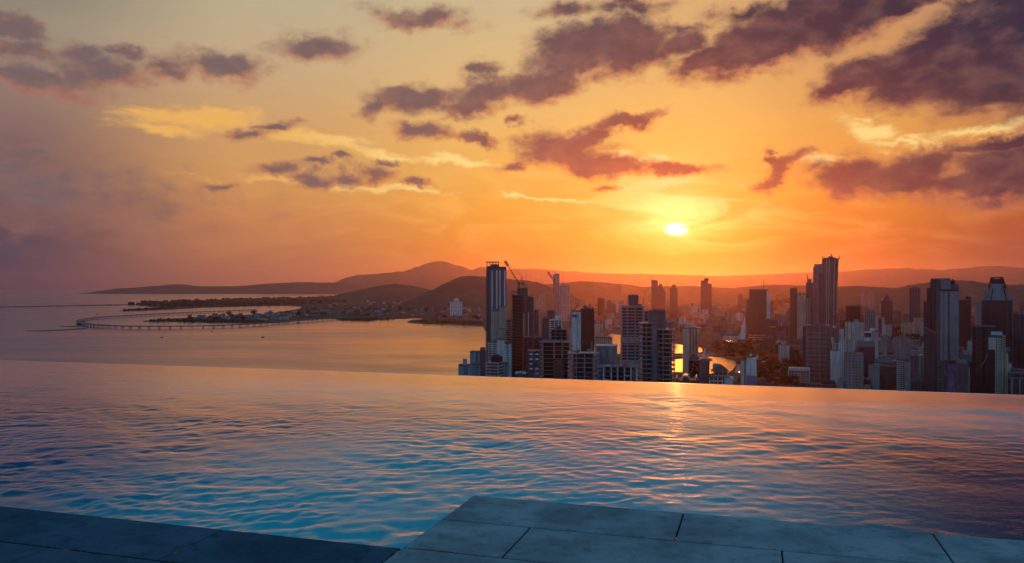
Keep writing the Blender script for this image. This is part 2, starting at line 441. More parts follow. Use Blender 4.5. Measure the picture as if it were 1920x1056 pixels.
# causeway breakwater
land('causeway', [(-60, 575), (0, 574.5), (100, 573), (180, 571.2), (235, 570.6), (260, 571.4), (180, 573), (100, 574.6), (0, 576), (-60, 576.5)], 3.0, vm, 'thin dark causeway across the bay')
land('breakwater', [(50, 620), (80, 619.4), (120, 617.5), (150, 615.4), (165, 615), (160, 616.6), (120, 619.2), (80, 620.6)], 1.2, vm, 'low dark rock breakwater at the tip of the viaduct', .1, 3, 3)
land('rock_spit', [(112, 612), (135, 611), (150, 610.6), (150, 612), (135, 612.6)], 1.2, vm, 'short rock spit beside the viaduct bend', .1, 3, 3)

# ---- hills
def hill_mat(name, a, b_):
    m, t, bs = newmat(name)
    tc = t.new('ShaderNodeTexCoord').outputs['Object']
    n = t.noise(tc, 0.008, 6.0, 0.7)
    t.link(t.mix(t.rng(n, .35, .65), a, b_), bs.inputs['Base Color']); bs.inputs['Roughness'].default_value = 1.0
    bs.inputs['Specular IOR Level'].default_value = 0.0
    return m
HM = hill_mat('wooded_hill', lin(40, 48, 46), lin(62, 68, 66))
def hills(name, prof, Y, depth, label, seedk, z0=0.0, rough=1.0, base=None, m=24, mat=None):
    """ridge whose crest follows the photo profile [(px,py)] at depth Y, with slopes in front and behind"""
    xs = np.array([p[0] for p in prof], float); ys = np.array([p[1] for p in prof], float)
    n = int(max(60, (xs[-1] - xs[0]) / 2.2))
    px = np.linspace(xs[0], xs[-1], n)
    # smooth interpolation
    py = np.interp(px, xs, ys)
    k = np.hanning(9); k /= k.sum()
    pad = np.pad(py, 4, mode='edge'); py = np.convolve(pad, k, 'valid')
    Pp = np.zeros((m, n, 3))
    for i in range(n):
        zc = H - (py[i] - HZ) / F * Y
        for j in range(m):
            s = j / (m - 1) * 2 - 1           # -1 front foot .. 0 crest .. 1 back foot
            yy = Y + s * depth
            X = (px[i] - CX) / F * Y
            hgt = max(0.0, (zc - z0)) * (math.cos(s * math.pi / 2) ** 1.25)
            q = Vector((X * 0.0022, yy * 0.0022, seedk))
            w = mnoise.fractal(q, 1.0, 2.0, 5)
            hgt *= 1 + 0.32 * w * abs(s) ** .7 * rough
            hgt += 5.0 * rough * mnoise.fractal(q * 9, 0.9, 2.0, 3) * min(1, hgt / 40)
            Pp[j, i] = (X, yy, z0 + hgt)
    me = grid_mesh(name, Pp[:, ::1], mat or HM)
    o = put(name, me); tag(o, label, 'hills', kind='structure'); return o
hills('hills', [(618, 546), (632, 532), (650, 522), (665, 517), (700, 514), (760, 509), (790, 500), (815, 490), (835, 491), (860, 499), (885, 506), (900, 501), (925, 502), (960, 505),
      (1000, 504), (1040, 507), (1080, 510), (1140, 513), (1200, 514), (1260, 515), (1350, 518), (1430, 515), (1500, 512), (1580, 509), (1640, 505), (1700, 503), (1760, 508), (1820, 502), (1860, 499), (1920, 503), (2100, 500), (2300, 525)],
      32000, 3500, 'long pale mountain ridge far behind the city', 1.0)
hills('hills', [(940, 545), (985, 536), (1040, 532), (1090, 527), (1140, 530), (1200, 538), (1290, 536), (1380, 541), (1440, 534), (1500, 535), (1560, 538), (1600, 536), (1660, 539), (1700, 541), (1900, 560)],
      10500, 1100, 'lower hazy ridge in the middle distance behind the towers', 2.0)
hills('hills', [(1480, 560), (1560, 550), (1575, 541), (1610, 538), (1680, 541), (1720, 534), (1770, 527), (1800, 526), (1850, 531), (1900, 535), (1960, 532), (2050, 545), (2150, 562)],
      7600, 1000, 'dark wooded ridge at the right behind the tallest towers', 3.0)
hills('hills', [(770, 562), (790, 553), (812, 543), (830, 533), (848, 525), (862, 519), (880, 517), (905, 518.5), (930, 521), (960, 524), (985, 526), (1010, 530), (1030, 538), (1060, 550), (1090, 562)],
      7200, 760, 'dark rounded hill above the old town with masts on top', 4.0, rough=.7)
hills('hills', [(640, 551), (690, 541), (715, 535), (738, 532), (760, 534), (775, 536), (792, 540), (815, 547), (830, 552)],
      10500, 800, 'small purple hill left of the dark rounded hill', 5.0)
hills('hills', [(192, 550), (196, 546), (205, 544), (225, 541), (260, 539), (300, 536), (325, 533), (345, 533.5), (370, 537), (410, 537), (440, 537), (470, 535), (500, 532), (540, 530), (575, 529), (600, 530), (640, 530), (680, 537), (700, 543)],
      24000, 1500, 'long low island with soft hills across the bay', 6.0, rough=.6)
# ================================================================== rooftop pool
ZW = H - 1.6                                    # water level
def pl(px, py, z=ZW):
    return gnd(px, py, z)
E0 = pl(0, 675); E1 = pl(1920, 742)
U = (E1 - E0).normalized(); U.z = 0; U.normalize()
V = Vector((U.y, -U.x, 0))                      # from the edge towards the camera
if V.y > 0: V = -V
O = E0
def uv(p): d = p - O; return d.dot(U), d.dot(V)
def xyz(u, v, z): q = O + U * u + V * v; return Vector((q.x, q.y, z))
c0 = uv(pl(870, 932)); c1 = uv(pl(1920, 1015)); c2 = uv(pl(770, 1035)); c3 = uv(pl(170, 967))
print('deck', c0, c1, c2, c3)
UA = (c0[0] + c2[0]) / 2                        # left flank of the raised block
VB = (c0[1] + c1[1]) / 2                        # its front edge
VL = (c2[1] + c3[1]) / 2                        # front edge of the lower step at the left
U_LO, U_HI = -14.0, 34.0
rz = math.atan2(U.y, U.x)
root_loc = Vector((O.x, O.y, 0))

# water surface: a fine sheet of ripples (local u,v)
nu, nv = 1400, 720
us = np.linspace(-6.5, 25.0, nu)
vs = np.concatenate([np.linspace(-0.19, 0.0, 6)[:-1], np.linspace(0.0, 13.5, nv - 5)])
UU, VV = np.meshgrid(us, vs)
hgt = np.zeros_like(UU)
wr = np.random.default_rng(5)
def patches(lo, hi, l0, l1, n_=8, gain=.16, mid=.62):
    g = np.zeros_like(UU)
    for k in range(n_):
        L = wr.uniform(l0, l1); a = wr.uniform(0, 6.28)
        g += np.sin(2 * math.pi / L * (UU * math.cos(a) + VV * math.sin(a)) + wr.uniform(0, 6.28))
    return np.clip(mid + g * gain, lo, hi)
near = np.clip(0.05 + VV * 0.075 + VV * VV * 0.010, 0.05, 1.45)
for band, (l0, l1, cnt, slope, iso) in enumerate([(0.6, 1.8, 14, .013, .6), (0.16, 0.75, 46, .034, .85), (0.09, 0.22, 46, .040, 1.2)]):
    for part in range(2):                              # two trains of each, ruffled in different places
        ph = np.zeros_like(UU); tilt = wr.uniform(-.5, .5)
        for k in range(cnt // 2):
            L = math.exp(wr.uniform(math.log(l0), math.log(l1))); kk = 2 * math.pi / L
            a = math.pi / 2 + 0.2 + tilt + wr.normal(0, iso)
            ph += (slope / kk * math.sqrt(2.0 / cnt) * 1.7) * np.sin(kk * (UU * math.cos(a) + VV * math.sin(a)) + wr.uniform(0, 6.28))
        ph *= patches(0.06, 1.7, 0.9, 4.5, 9, .30, .60)
        ph = ph * (near if band else np.clip(.25 + VV * .13, .25, 1.3))
        hgt += ph
sm = np.clip((UU - 14.0) / 3.0, 0, 1) * np.clip((VV - 4.0) / 2.5, 0, 1); hgt *= 1 - .72 * sm * sm * (3 - 2 * sm)      # sheltered calm water in the near right
hgt += 0.25 * hgt * np.abs(hgt) / 0.012 * (hgt > 0)       # crests a little sharper than troughs
PT = np.zeros((nv, nu, 3))
PT[..., 0] = O.x + U.x * UU + V.x * VV
PT[..., 1] = O.y + U.y * UU + V.y * VV
PT[..., 2] = ZW + np.clip(hgt, -.03, .011) * np.clip((VV + .2) / 0.4, 0.15, 1) - np.clip(-VV - .02, 0, 1) ** 2 * 1.6
PT = PT[::-1]
wm, t, bs = newmat('pool_water')
wm.node_tree.nodes.remove(bs)
mo = wm.node_tree.nodes['Material Output']
gl = t.new('ShaderNodeBsdfGlossy'); gl.inputs['Roughness'].default_value = 0.015; gl.inputs['Color'].default_value = (1, 1, 1, 1)
rf = t.new('ShaderNodeBsdfRefraction'); rf.inputs['Roughness'].default_value = 0.01; rf.inputs['IOR'].default_value = 1.333; rf.inputs['Color'].default_value = (0.66, 0.90, 0.97, 1)
fr = t.new('ShaderNodeFresnel'); fr.inputs['IOR'].default_value = 1.333
# reflectance steeper than real water: dark near half, bright far half put in
fac = t.math('MULTIPLY', t.math('POWER', fr.outputs[0], 2.25), 3.3, clamp=True)
mx = t.new('ShaderNodeMixShader'); t.link(fac, mx.inputs[0]); t.link(rf.outputs[0], mx.inputs[1]); t.link(gl.outputs[0], mx.inputs[2]); t.link(mx.outputs[0], mo.inputs['Surface'])
tc = t.new('ShaderNodeTexCoord').outputs['Object']
rn = t.noise(t.vmath('MULTIPLY', tc, (14.0, 22.0, 1)), 1.0, 3.0, 0.6)
bp = t.new('ShaderNodeBump'); bp.inputs['Strength'].default_value = 0.16; bp.inputs['Distance'].default_value = 0.02
t.link(rn, bp.inputs['Height']); [t.link(bp.outputs[0], q_.inputs['Normal']) for q_ in (gl, rf, fr)]
tag(put('pool_water', grid_mesh('pool_water', PT, wm)), 'rippled blue water of the infinity pool', 'pool water', kind='structure')

# basin: tiled floor and walls, spill edge
tm, t, bs = newmat('pool_tile')
tc = t.new('ShaderNodeTexCoord').outputs['Object']
br = t.new('ShaderNodeTexBrick'); br.offset = 0.0
t.link(tc, br.inputs[0]); br.inputs['Scale'].default_value = 1.0
br.inputs['Brick Width'].default_value = 0.1; br.inputs['Row Height'].default_value = 0.1; br.inputs['Mortar Size'].default_value = 0.006
big = t.noise(tc, 0.30, 3.0, 0.5, 0.4); sm_ = t.noise(tc, 30.0, 1.0, 0.5)
lx, ly, lz = t.sep(tc)[0:3]
vv = t.math('MULTIPLY', ly, -1.0)
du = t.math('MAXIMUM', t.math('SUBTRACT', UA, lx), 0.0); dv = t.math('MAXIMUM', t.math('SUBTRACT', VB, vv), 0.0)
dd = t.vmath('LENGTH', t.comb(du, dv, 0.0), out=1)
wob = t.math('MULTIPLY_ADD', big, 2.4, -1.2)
# mosaic: navy, fading to turquoise round the deck corner
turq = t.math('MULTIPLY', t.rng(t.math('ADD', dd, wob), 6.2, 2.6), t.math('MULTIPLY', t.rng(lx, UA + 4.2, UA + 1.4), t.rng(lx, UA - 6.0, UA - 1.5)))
pale = t.math('MULTIPLY', t.rng(t.math('ADD', vv, wob), 4.2, 0.6), t.rng(lx, 2.0, 8.0))  # bright reflection of the far water painted into the tile as pale grey
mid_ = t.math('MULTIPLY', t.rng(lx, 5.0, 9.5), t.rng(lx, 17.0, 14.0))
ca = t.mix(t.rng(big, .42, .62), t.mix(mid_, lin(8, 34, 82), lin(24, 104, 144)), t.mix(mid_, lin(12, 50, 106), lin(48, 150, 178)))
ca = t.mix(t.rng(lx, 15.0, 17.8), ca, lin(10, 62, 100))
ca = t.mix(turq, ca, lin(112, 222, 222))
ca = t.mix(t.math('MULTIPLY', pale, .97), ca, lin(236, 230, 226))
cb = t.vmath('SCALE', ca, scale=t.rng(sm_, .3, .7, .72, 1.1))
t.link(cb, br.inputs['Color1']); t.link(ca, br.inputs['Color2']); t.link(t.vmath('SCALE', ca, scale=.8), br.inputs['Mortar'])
t.link(br.outputs[0], bs.inputs['Base Color']); bs.inputs['Roughness'].default_value = .35

zf = ZW - 1.15
VC = uv(Vector((0, 0, ZW)))
print('cam uv', VC)
def local(name, mesh_builder, mats, parent=None):
    ob = mesh_builder.build(name, mats, parent); ob.location = (O.x, O.y, 0); ob.rotation_euler = (0, 0, rz); return ob
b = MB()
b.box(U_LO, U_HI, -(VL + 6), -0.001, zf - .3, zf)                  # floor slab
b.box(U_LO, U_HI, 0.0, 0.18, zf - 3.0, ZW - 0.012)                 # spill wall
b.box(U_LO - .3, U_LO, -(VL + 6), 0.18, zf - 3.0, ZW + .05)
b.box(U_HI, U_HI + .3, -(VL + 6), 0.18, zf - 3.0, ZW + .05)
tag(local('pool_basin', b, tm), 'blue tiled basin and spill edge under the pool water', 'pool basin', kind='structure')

dm, t, bs = newmat('deck_stone')
tc = t.new('ShaderNodeTexCoord').outputs['Object']
n1 = t.noise(tc, 1.7, 6.0, 0.62, 0.3); n2 = t.noise(tc, 9.0, 6.0, 0.7); n3 = t.noise(tc, 60.0, 3.0, 0.6)
gi = t.new('ShaderNodeNewGeometry').outputs['Random Per Island']
c = t.mix(t.rng(n1, .35, .68), lin(100, 100, 106), lin(128, 128, 132))
c = t.mix(t.rng(n2, .48, .70, 0, .65), c, lin(76, 80, 86))
c = t.mix(t.rng(n3, .55, .75, 0, .35), c, lin(130, 136, 142))
c = t.vmath('SCALE', c, scale=t.math('MULTIPLY_ADD', gi, .16, .92))
t.link(c, bs.inputs['Base Color'])
t.link(t.rng(n1, .40, .62, .6, .8), bs.inputs['Roughness'])
bs.inputs['Specular IOR Level'].default_value = .0
bp = t.new('ShaderNodeBump'); bp.inputs['Strength'].default_value = .10; bp.inputs['Distance'].default_value = .004
t.link(t.math('ADD', n2, t.math('MULTIPLY', n3, .4)), bp.inputs['Height']); t.link(bp.outputs[0], bs.inputs['Normal'])
vignetted = dm.copy(); vignetted.name = 'vignetted_deck_stone'  # same stone, vignette darkening put into its colour
wt = NT(vignetted.node_tree); wb_ = vignetted.node_tree.nodes['Principled BSDF']; lk = wb_.inputs['Base Color'].links[0]; src = lk.from_socket
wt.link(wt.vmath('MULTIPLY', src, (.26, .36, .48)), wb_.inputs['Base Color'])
gm, t, bs = newmat('deck_grout'); bs.inputs['Specular IOR Level'].default_value = 0.0; bs.inputs['Base Color'].default_value = lin(26, 32, 40); bs.inputs['Roughness'].default_value = .9

GAP = 0.010
def paver(b, u0, u1, v0, v1, z):
    bv = 0.006; u0 += GAP / 2; u1 -= GAP / 2; v0 += .012; v1 -= .012
    o = [(u0, -v0), (u0, -v1), (u1, -v1), (u1, -v0)]
    i = [(u0 + bv, -v0 - bv), (u0 + bv, -v1 + bv), (u1 - bv, -v1 + bv), (u1 - bv, -v0 - bv)]
    zs = [(o, z - .04), (o, z - bv), (i, z)]
    vsx = [(p[0], p[1], zz) for ring, zz in zs for p in ring]
    fs = [(8, 9, 10, 11)] + [(4 * r + k, 4 * r + (k + 1) % 4, 4 * r + 4 + (k + 1) % 4, 4 * r + 4 + k) for r in (0, 1) for k in range(4)]
    b.add(vsx, fs)
ja = uv(pl(960, 989)); jb = uv(pl(1270, 1018)); VJ = (ja[1] + jb[1]) / 2
u_j1 = uv(pl(1274, 990))[0]; u_j2 = uv(pl(974, 1014))[0]; u_l = uv(pl(370, 1020))[0]
print('joints', VJ, u_j1, u_j2, u_l, UA, VB, VL)
ZD = ZW + 0.014
b = MB()
w = u_j1 - UA
edges = [UA, u_j1] + [u_j1 + w * k for k in range(1, 20)]
for a, c_ in zip(edges, edges[1:]): paver(b, a, c_, VB, VJ, ZD)
row = VJ; hrow = .62
for r in range(8):
    off = (u_j2 if r % 2 == 0 else u_j1) - 0
    es = [UA] + [off + w * k for k in range(-3, 20) if off + w * k > UA + .05]
    for a, c_ in zip(es, es[1:]): paver(b, a, c_, row, row + hrow, ZD)
    row += hrow
deck = tag(local('pool_deck', b, dm), 'grey stone paved deck beside the pool', 'deck', kind='structure')
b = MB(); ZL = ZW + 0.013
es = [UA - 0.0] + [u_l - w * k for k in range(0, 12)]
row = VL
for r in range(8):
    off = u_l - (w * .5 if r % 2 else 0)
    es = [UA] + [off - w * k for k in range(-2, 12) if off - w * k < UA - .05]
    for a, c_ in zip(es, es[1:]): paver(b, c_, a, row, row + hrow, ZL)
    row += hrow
tag(local('pool_deck', b, vignetted), 'vignette-darkened stone step flush with the water at the left', 'deck', kind='structure')
b = MB()
b.box(UA + .002, U_HI - .1, -(VL + 5.9), -(VB + .004), zf, ZD - .009)
b.box(U_LO + .1, UA + .001, -(VL + 5.9), -(VL + .004), zf, ZL - .009)
tag(local('pool_deck', b, gm), 'dark mortar bed under the deck paving', 'deck', kind='structure')
# ================================================================== building kit
GZ = 2.5                                         # ground level of the city
def facade_mat(name, rgb, rough=.8, streak=.25, metal=0.0):
    m, t, bs = newmat(name)
    tc = t.new('ShaderNodeTexCoord').outputs['Object']
    n = t.noise(t.vmath('MULTIPLY', tc, (.22, .22, .03)), 1.0, 5.0, .65)
    n2 = t.noise(tc, .9, 4.0, .7)
    oi = t.new('ShaderNodeObjectInfo').outputs['Random']
    c0 = lin(*rgb); dk = tuple(x * (1 - streak * 1.6) for x in c0[:3]) + (1,)
    c = t.mix(t.rng(n, .40, .66), c0, dk)
    c = t.mix(t.rng(n2, .5, .75, 0, .35), c, dk)
    c = t.vmath('SCALE', c, scale=t.math('MULTIPLY_ADD', oi, .14, .93))
    t.link(c, bs.inputs['Base Color']); bs.inputs['Roughness'].default_value = rough; bs.inputs['Metallic'].default_value = metal
    bs.inputs['Specular IOR Level'].default_value = .25
    return m
def glass_mat(name, rgb, rough=.12):
    m, t, bs = newmat(name)
    tc = t.new('ShaderNodeTexCoord').outputs['Object']
    vo = t.new('ShaderNodeTexVoronoi'); vo.feature = 'F1'; vo.inputs['Scale'].default_value = .28
    t.link(t.vmath('MULTIPLY', tc, (1, 1, .6)), vo.inputs['Vector'])
    r = t.sep(vo.outputs['Color'])[0]
    c0 = lin(*rgb)
    t.link(t.mix(t.rng(r, .25, .9), tuple(x * .45 for x in c0[:3]) + (1,), tuple(min(1, x * 1.9) for x in c0[:3]) + (1,)), bs.inputs['Base Color'])
    bs.inputs['Roughness'].default_value = rough; bs.inputs['IOR'].default_value = 1.5
    return m
M = dict(
    white=facade_mat('white_render', (186, 186, 188)), pale=facade_mat('pale_concrete', (158, 158, 160)), beige=facade_mat('beige_render', (166, 152, 140)),
    pink=facade_mat('pinkish_render', (186, 150, 134)), grey=facade_mat('grey_concrete', (112, 116, 124)), mid=facade_mat('weathered_concrete', (84, 88, 98)),
    dark=facade_mat('dark_cladding', (36, 44, 60)), slate=facade_mat('slate_cladding', (62, 70, 84)), brown=facade_mat('brown_cladding', (70, 60, 64)),
    black=facade_mat('charcoal_cladding', (14, 20, 34)), blue=facade_mat('blue_panel', (52, 96, 140)), bluegrey=facade_mat('blue_grey_render', (116, 136, 150)),
    roof=facade_mat('roof_felt', (96, 92, 90), .9, .4), metal=facade_mat('steel', (96, 98, 104), .5, .2, .6), redbrown=facade_mat('clay_tile', (112, 66, 48), .85, .35),
    metalroof=facade_mat('metal_roofing', (134, 138, 142), .45, .3, .3), crane=facade_mat('blue_crane_paint', (36, 58, 110), .5, .2), cranered=facade_mat('red_crane_paint', (78, 42, 48), .5, .2),
    gdark=glass_mat('dark_glass', (26, 32, 40)), gblue=glass_mat('blue_glass', (30, 58, 92)), ggrey=glass_mat('grey_glass', (60, 68, 76)), gteal=glass_mat('pale_blue_glass', (96, 132, 150), .25),
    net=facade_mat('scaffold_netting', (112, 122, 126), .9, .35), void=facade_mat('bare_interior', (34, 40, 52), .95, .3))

def pxw(p0, p1, Y):
    az = math.atan(((p0 + p1) / 2 - CX) / F)
    return (p1 - p0) * Y * math.cos(az) / F
class Bld:
    """one building: an Empty at its base, local x to the right, y away from the camera, z up (metres)"""
    def __init__(s, name, label, cat, px0, px1, Y, rel=0.0, group=None, z0=GZ):
        if 2200 <= Y <= 3400 and px1 < 1398 and name != 'sail_building': Y *= 1.85
        s.Y = Y; s.pc = (px0 + px1) / 2
        s.az = math.atan((s.pc - CX) / F); s.k = Y * math.cos(s.az) / F
        s.loc = Vector(((s.pc - CX) / F * Y, Y, z0)); s.z0 = z0; s.rel = math.radians(rel)
        s.root = empty(name, s.loc, -s.az + s.rel, label, cat, group)
        s.cr = math.cos(s.rel)
    def X(s, px): return (px - s.pc) * s.k / s.cr
    def Z(s, py, dy=0.0): return zat(py, s.Y + dy) - s.z0
    def put(s, name, b, mat, loc=None): return put_part(name, b, mat, s.root, loc)
def put_part(name, b, mat, root, loc=None):
    return put(name, b.mesh(name, mat), root, loc)

def block(B, px0, px1, ptop, d, wall='pale', glass='gdark', fh=3.4, sp=1.3, piers=0, pw=.9, proud=.25, inset=.35, y0=0.0, z0=0.0,
          cols=None, roofpar=1.0, bands=True, blank=(), side_piers=None, maxb=60, rmat='roof', wname='wall', zt=None):
    """storeyed block: spandrel plates and piers (wall), one window band per storey, a roof with parapet.
    blank: (a,b) fractions of the front left as plain wall"""
    x0, x1 = B.X(px0), B.X(px1); h = (B.Z(ptop) if zt is None else zt); w = x1 - x0
    n = max(1, int(round((h - z0) / fh)))
    if n > maxb: n = maxb
    f = (h - z0) / n
    sp = min(sp, f * .7)
    b = MB()
    for k in range(n):
        zz = z0 + k * f
        b.box(x0, x1, y0, y0 + d, zz, zz + sp)
    ps = list(cols) if cols is not None else ([i / piers for i in range(piers + 1)] if piers else [])
    hp = pw / 2
    for q in ps:
        c = x0 + hp + (w - pw) * q
        b.box(c - hp, c + hp, y0 - proud, y0 + .6, z0, h - .02)
    sn = side_piers if side_piers is not None else (max(2, int(d / 6)) if ps else 0)
    for i in range(sn + 1 if sn else 0):
        c = y0 + hp + .01 + (d - pw) * i / sn
        b.box(x0 - proud, x0 + .6, c - hp, c + hp, z0, h - .04); b.box(x1 - .6, x1 + proud, c - hp, c + hp, z0, h - .04)
    for (a, e) in blank:
        b.box(x0 + w * a, x0 + w * e, y0 - proud - .1, y0 + .5, z0, h - .06)
    B.put(wname, b, M[wall])
    if bands:
        g = MB(); g.box(x0 + inset, x1 - inset, y0 + inset, y0 + d - inset, 0, f - sp - .01)
        me = g.mesh('window_band', M[glass])
        for k in range(n): put('window_band', me, B.root, (0, 0, z0 + k * f + sp + .005))
    r = MB(); r.box(x0 - .05, x1 + .05, y0 - .05, y0 + d + .05, h, h + .35)
    if roofpar:
        p = .3
        r.box(x0 - .08, x1 + .08, y0 - .08, y0 + p, h + .352, h + .35 + roofpar); r.box(x0 - .08, x1 + .08, y0 + d - p, y0 + d + .08, h + .352, h + .35 + roofpar)
        r.box(x0 - .08, x0 + p, y0 + p + .003, y0 + d - p - .003, h + .352, h + .35 + roofpar); r.box(x1 - p, x1 + .08, y0 + p + .003, y0 + d - p - .003, h + .352, h + .35 + roofpar)
    B.put('roof', r, M[rmat])
    return dict(x0=x0, x1=x1, h=h + .35, n=n, f=f, d=d, y0=y0, z0=z0)
def plain(B, px0, px1, ptop, d, mat='pale', name='wall', y0=0.0, z0=0.0, zt=None, bev=0.0):
    x0, x1 = B.X(px0), B.X(px1); h = B.Z(ptop) if zt is None else zt
    b = MB()
    if bev: b.prism([(x0 + bev, y0), (x1 - bev, y0), (x1, y0 + bev), (x1, y0 + d), (x0, y0 + d), (x0, y0 + bev)], z0, h)
    else: b.box(x0, x1, y0, y0 + d, z0, h)
    B.put(name, b, M[mat]); return dict(x0=x0, x1=x1, h=h, d=d, y0=y0)
def roof_plant(B, px0, px1, ptop, zb, y0=4, d=8, mat='grey', name='roof_plant'):
    x0, x1 = B.X(px0), B.X(px1); h = B.Z(ptop)
    b = MB(); b.box(x0, x1, y0, y0 + d, zb, h); b.box(x0 - .3, x1 + .3, y0 - .3, y0 + d + .3, h + .002, h + .4)
    for i in range(3):
        c = x0 + (x1 - x0) * (i + .5) / 3; b.box(c - .5, c + .5, y0 - .12, y0 + .1, zb + .5, h - .6)
    B.put(name, b, M[mat])
def clutter(B, bl, k=5, seed=1, mat='metal'):
    """tanks, vents and machine boxes standing on a roof"""
    r = random.Random(seed)
    for i in range(k):
        b = MB(); w = r.uniform(1.2, 3.2); x = r.uniform(bl['x0'] + 2, bl['x1'] - 2 - w) if bl['x1'] - bl['x0'] > 8 else bl['x0'] + 1
        y = bl['y0'] + r.uniform(1, max(1.5, bl['d'] - 4)); hh = r.uniform(1, 3)
        if r.random() < .4: b.tube((x + w / 2, y + w / 2, bl['h']), (x + w / 2, y + w / 2, bl['h'] + hh), w / 2, 10); nm = 'water_tank'
        else: b.box(x, x + w, y, y + w, bl['h'], bl['h'] + hh); b.box(x + .2, x + w - .2, y + .2, y + w - .2, bl['h'] + hh + .002, bl['h'] + hh + .3); nm = 'roof_unit'
        B.put(nm, b, M[mat])
def antenna(B, px, pbot, ptop, y=4, r=.28, mat='metal', name='antenna'):
    b = MB(); x = B.X(px); z0 = B.Z(pbot); z1 = B.Z(ptop)
    b.tube((x, y, z0 - .5), (x, y, z0 + (z1 - z0) * .55), r * 1.5, 6, r); b.tube((x, y, z0 + (z1 - z0) * .55), (x, y, z1), r * .8, 6, r * .4)
    for q in (.3, .55, .75): b.box(x - r * 3, x + r * 3, y - r, y + r, z0 + (z1 - z0) * q, z0 + (z1 - z0) * q + r * 1.6)
    B.put(name, b, M[mat])
def slabs(B, px0, px1, ptop, d, fh=3.4, th=.35, over=1.2, mat='pale', y0=0.0, z0=0.0, core='void', cmat=None, inset=2.5, colx=(), colw=.8, cols_mat=None, name='floor_slab', zt=None, plan=None, maxb=60, deep=True, rail=False):
    """open storeys: one slab per floor, columns, a recessed dark core"""
    x0, x1 = B.X(px0), B.X(px1); h = B.Z(ptop) if zt is None else zt
    n = min(maxb, max(1, int(round((h - z0) / fh)))); f = (h - z0) / n
    s = MB()
    if plan: s.prism(plan, 0, th)
    else: s.box(x0 - over, x1 + over, y0 - over, y0 + d, 0, th)
    if rail and not plan:
        s.box(x0 - over, x1 + over, y0 - over, y0 - over + .12, th + .002, th + .9)
    me = s.mesh(name, M[mat])
    for k in range(1, n + 1): put(name, me, B.root, (0, 0, z0 + k * f - th))
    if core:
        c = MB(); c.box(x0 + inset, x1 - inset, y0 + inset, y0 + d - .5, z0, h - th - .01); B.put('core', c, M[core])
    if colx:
        for q in colx:
            cb = MB(); x = B.X(q); cb.box(x - colw / 2, x + colw / 2, y0 - over + .25, y0 - over + .25 + colw, z0, h - th - .005)
            B.put('column', cb, M[cols_mat or mat])
    return dict(x0=x0, x1=x1, h=h, n=n, f=f, d=d, y0=y0)
def arc_plan(x0, x1, y0, d, bulge, n=9):
    pts = [(x0 + (x1 - x0) * i / n, y0 - bulge * math.sin(math.pi * i / n) ** .7) for i in range(n + 1)]
    return pts + [(x1, y0 + d), (x0, y0 + d)]

def tower_crane(label, Y, mast_px, mast_bot, mast_top, jib_px, jib_py, tail_px, tail_py, apex=None, mat='cranered', scale=1.0, head=None):
    """luffing tower crane seen side on: mast, slewing ring, cab, jib, counter jib with ballast, A-frame, ropes"""
    p0 = at(mast_px, mast_bot, Y)
    root = empty('tower_crane', p0, 0, label, 'crane')
    P = lambda px, py: at(px, py, Y) - p0
    def lattice(b, a, c, w, n, r):
        a, c = Vector(a), Vector(c); d = (c - a); dn = d.normalized(); u = Vector((0, 1, 0)); v = dn.cross(u).normalized()
        co = [(u * sx + v * sy) * w / 2 for sx, sy in ((-1, -1), (1, -1), (1, 1), (-1, 1))]
        for q in co: b.tube(a + q, c + q, r, 4)
        for i in range(n):
            s0, s1 = a + d * (i / n), a + d * ((i + 1) / n)
            for j in range(4): b.tube(s0 + co[j], s1 + co[(j + 1) % 4], r * .7, 4)
    b = MB(); lattice(b, (0, 0, 0), P(mast_px, mast_top), 2.0 * scale, 8, .26 * scale); put_part('mast', b, M[mat], root)
    top = P(mast_px, mast_top)
    b = MB(); b.tube(top, top + Vector((0, 0, 1.0 * scale)), 1.7 * scale, 10); put_part('slewing_ring', b, M[mat], root)
    foot = top + Vector((0, 0, 1.6 * scale)); tip = P(jib_px, jib_py)
    b = MB(); lattice(b, foot, tip, 1.5 * scale, 14, .24 * scale); put_part('jib', b, M[mat], root)
    tail = P(tail_px, tail_py)
    b = MB(); lattice(b, foot, tail, 1.6 * scale, 5, .26 * scale); ob = put_part('counter_jib', b, M[mat], root)
    b = MB(); q = tail; b.box(q.x - 1.6 * scale, q.x + 1.6 * scale, -1.3 * scale, 1.3 * scale, q.z - 2.0 * scale, q.z + .8 * scale); put_part('ballast', b, M['grey'], ob)
    ap = P(*apex) if apex else top + (tail - top) * .4 + Vector((0, 0, 8 * scale))
    b = MB(); b.tube(foot, ap, .34 * scale, 5); b.tube(tail, ap, .3 * scale, 5); put_part('a_frame', b, M[mat], root)
    b = MB(); b.tube(ap, foot + (tip - foot) * .96, .14 * scale, 4); b.tube(tip, tip + Vector((0, 0, -6 * scale)), .12 * scale, 4); put_part('rope', b, M['black'], root)
    b = MB(); b.box(top.x - 1.2 * scale, top.x + 1.2 * scale, -3.4 * scale, -1.8 * scale, top.z, top.z + 2.4 * scale); put_part('cab', b, M['slate'], root)
    if head:
        hb = MB(); h0 = foot + (tip - foot) * head; lattice(hb, h0, tip, 2.3 * scale, 5, .5 * scale); put_part('jib_head', hb, M['crane'], root)
    return root
# ================================================================== towers at the water's edge (left group)
def rlab(B, bl, n=3, seed=1): clutter(B, bl, n, seed)

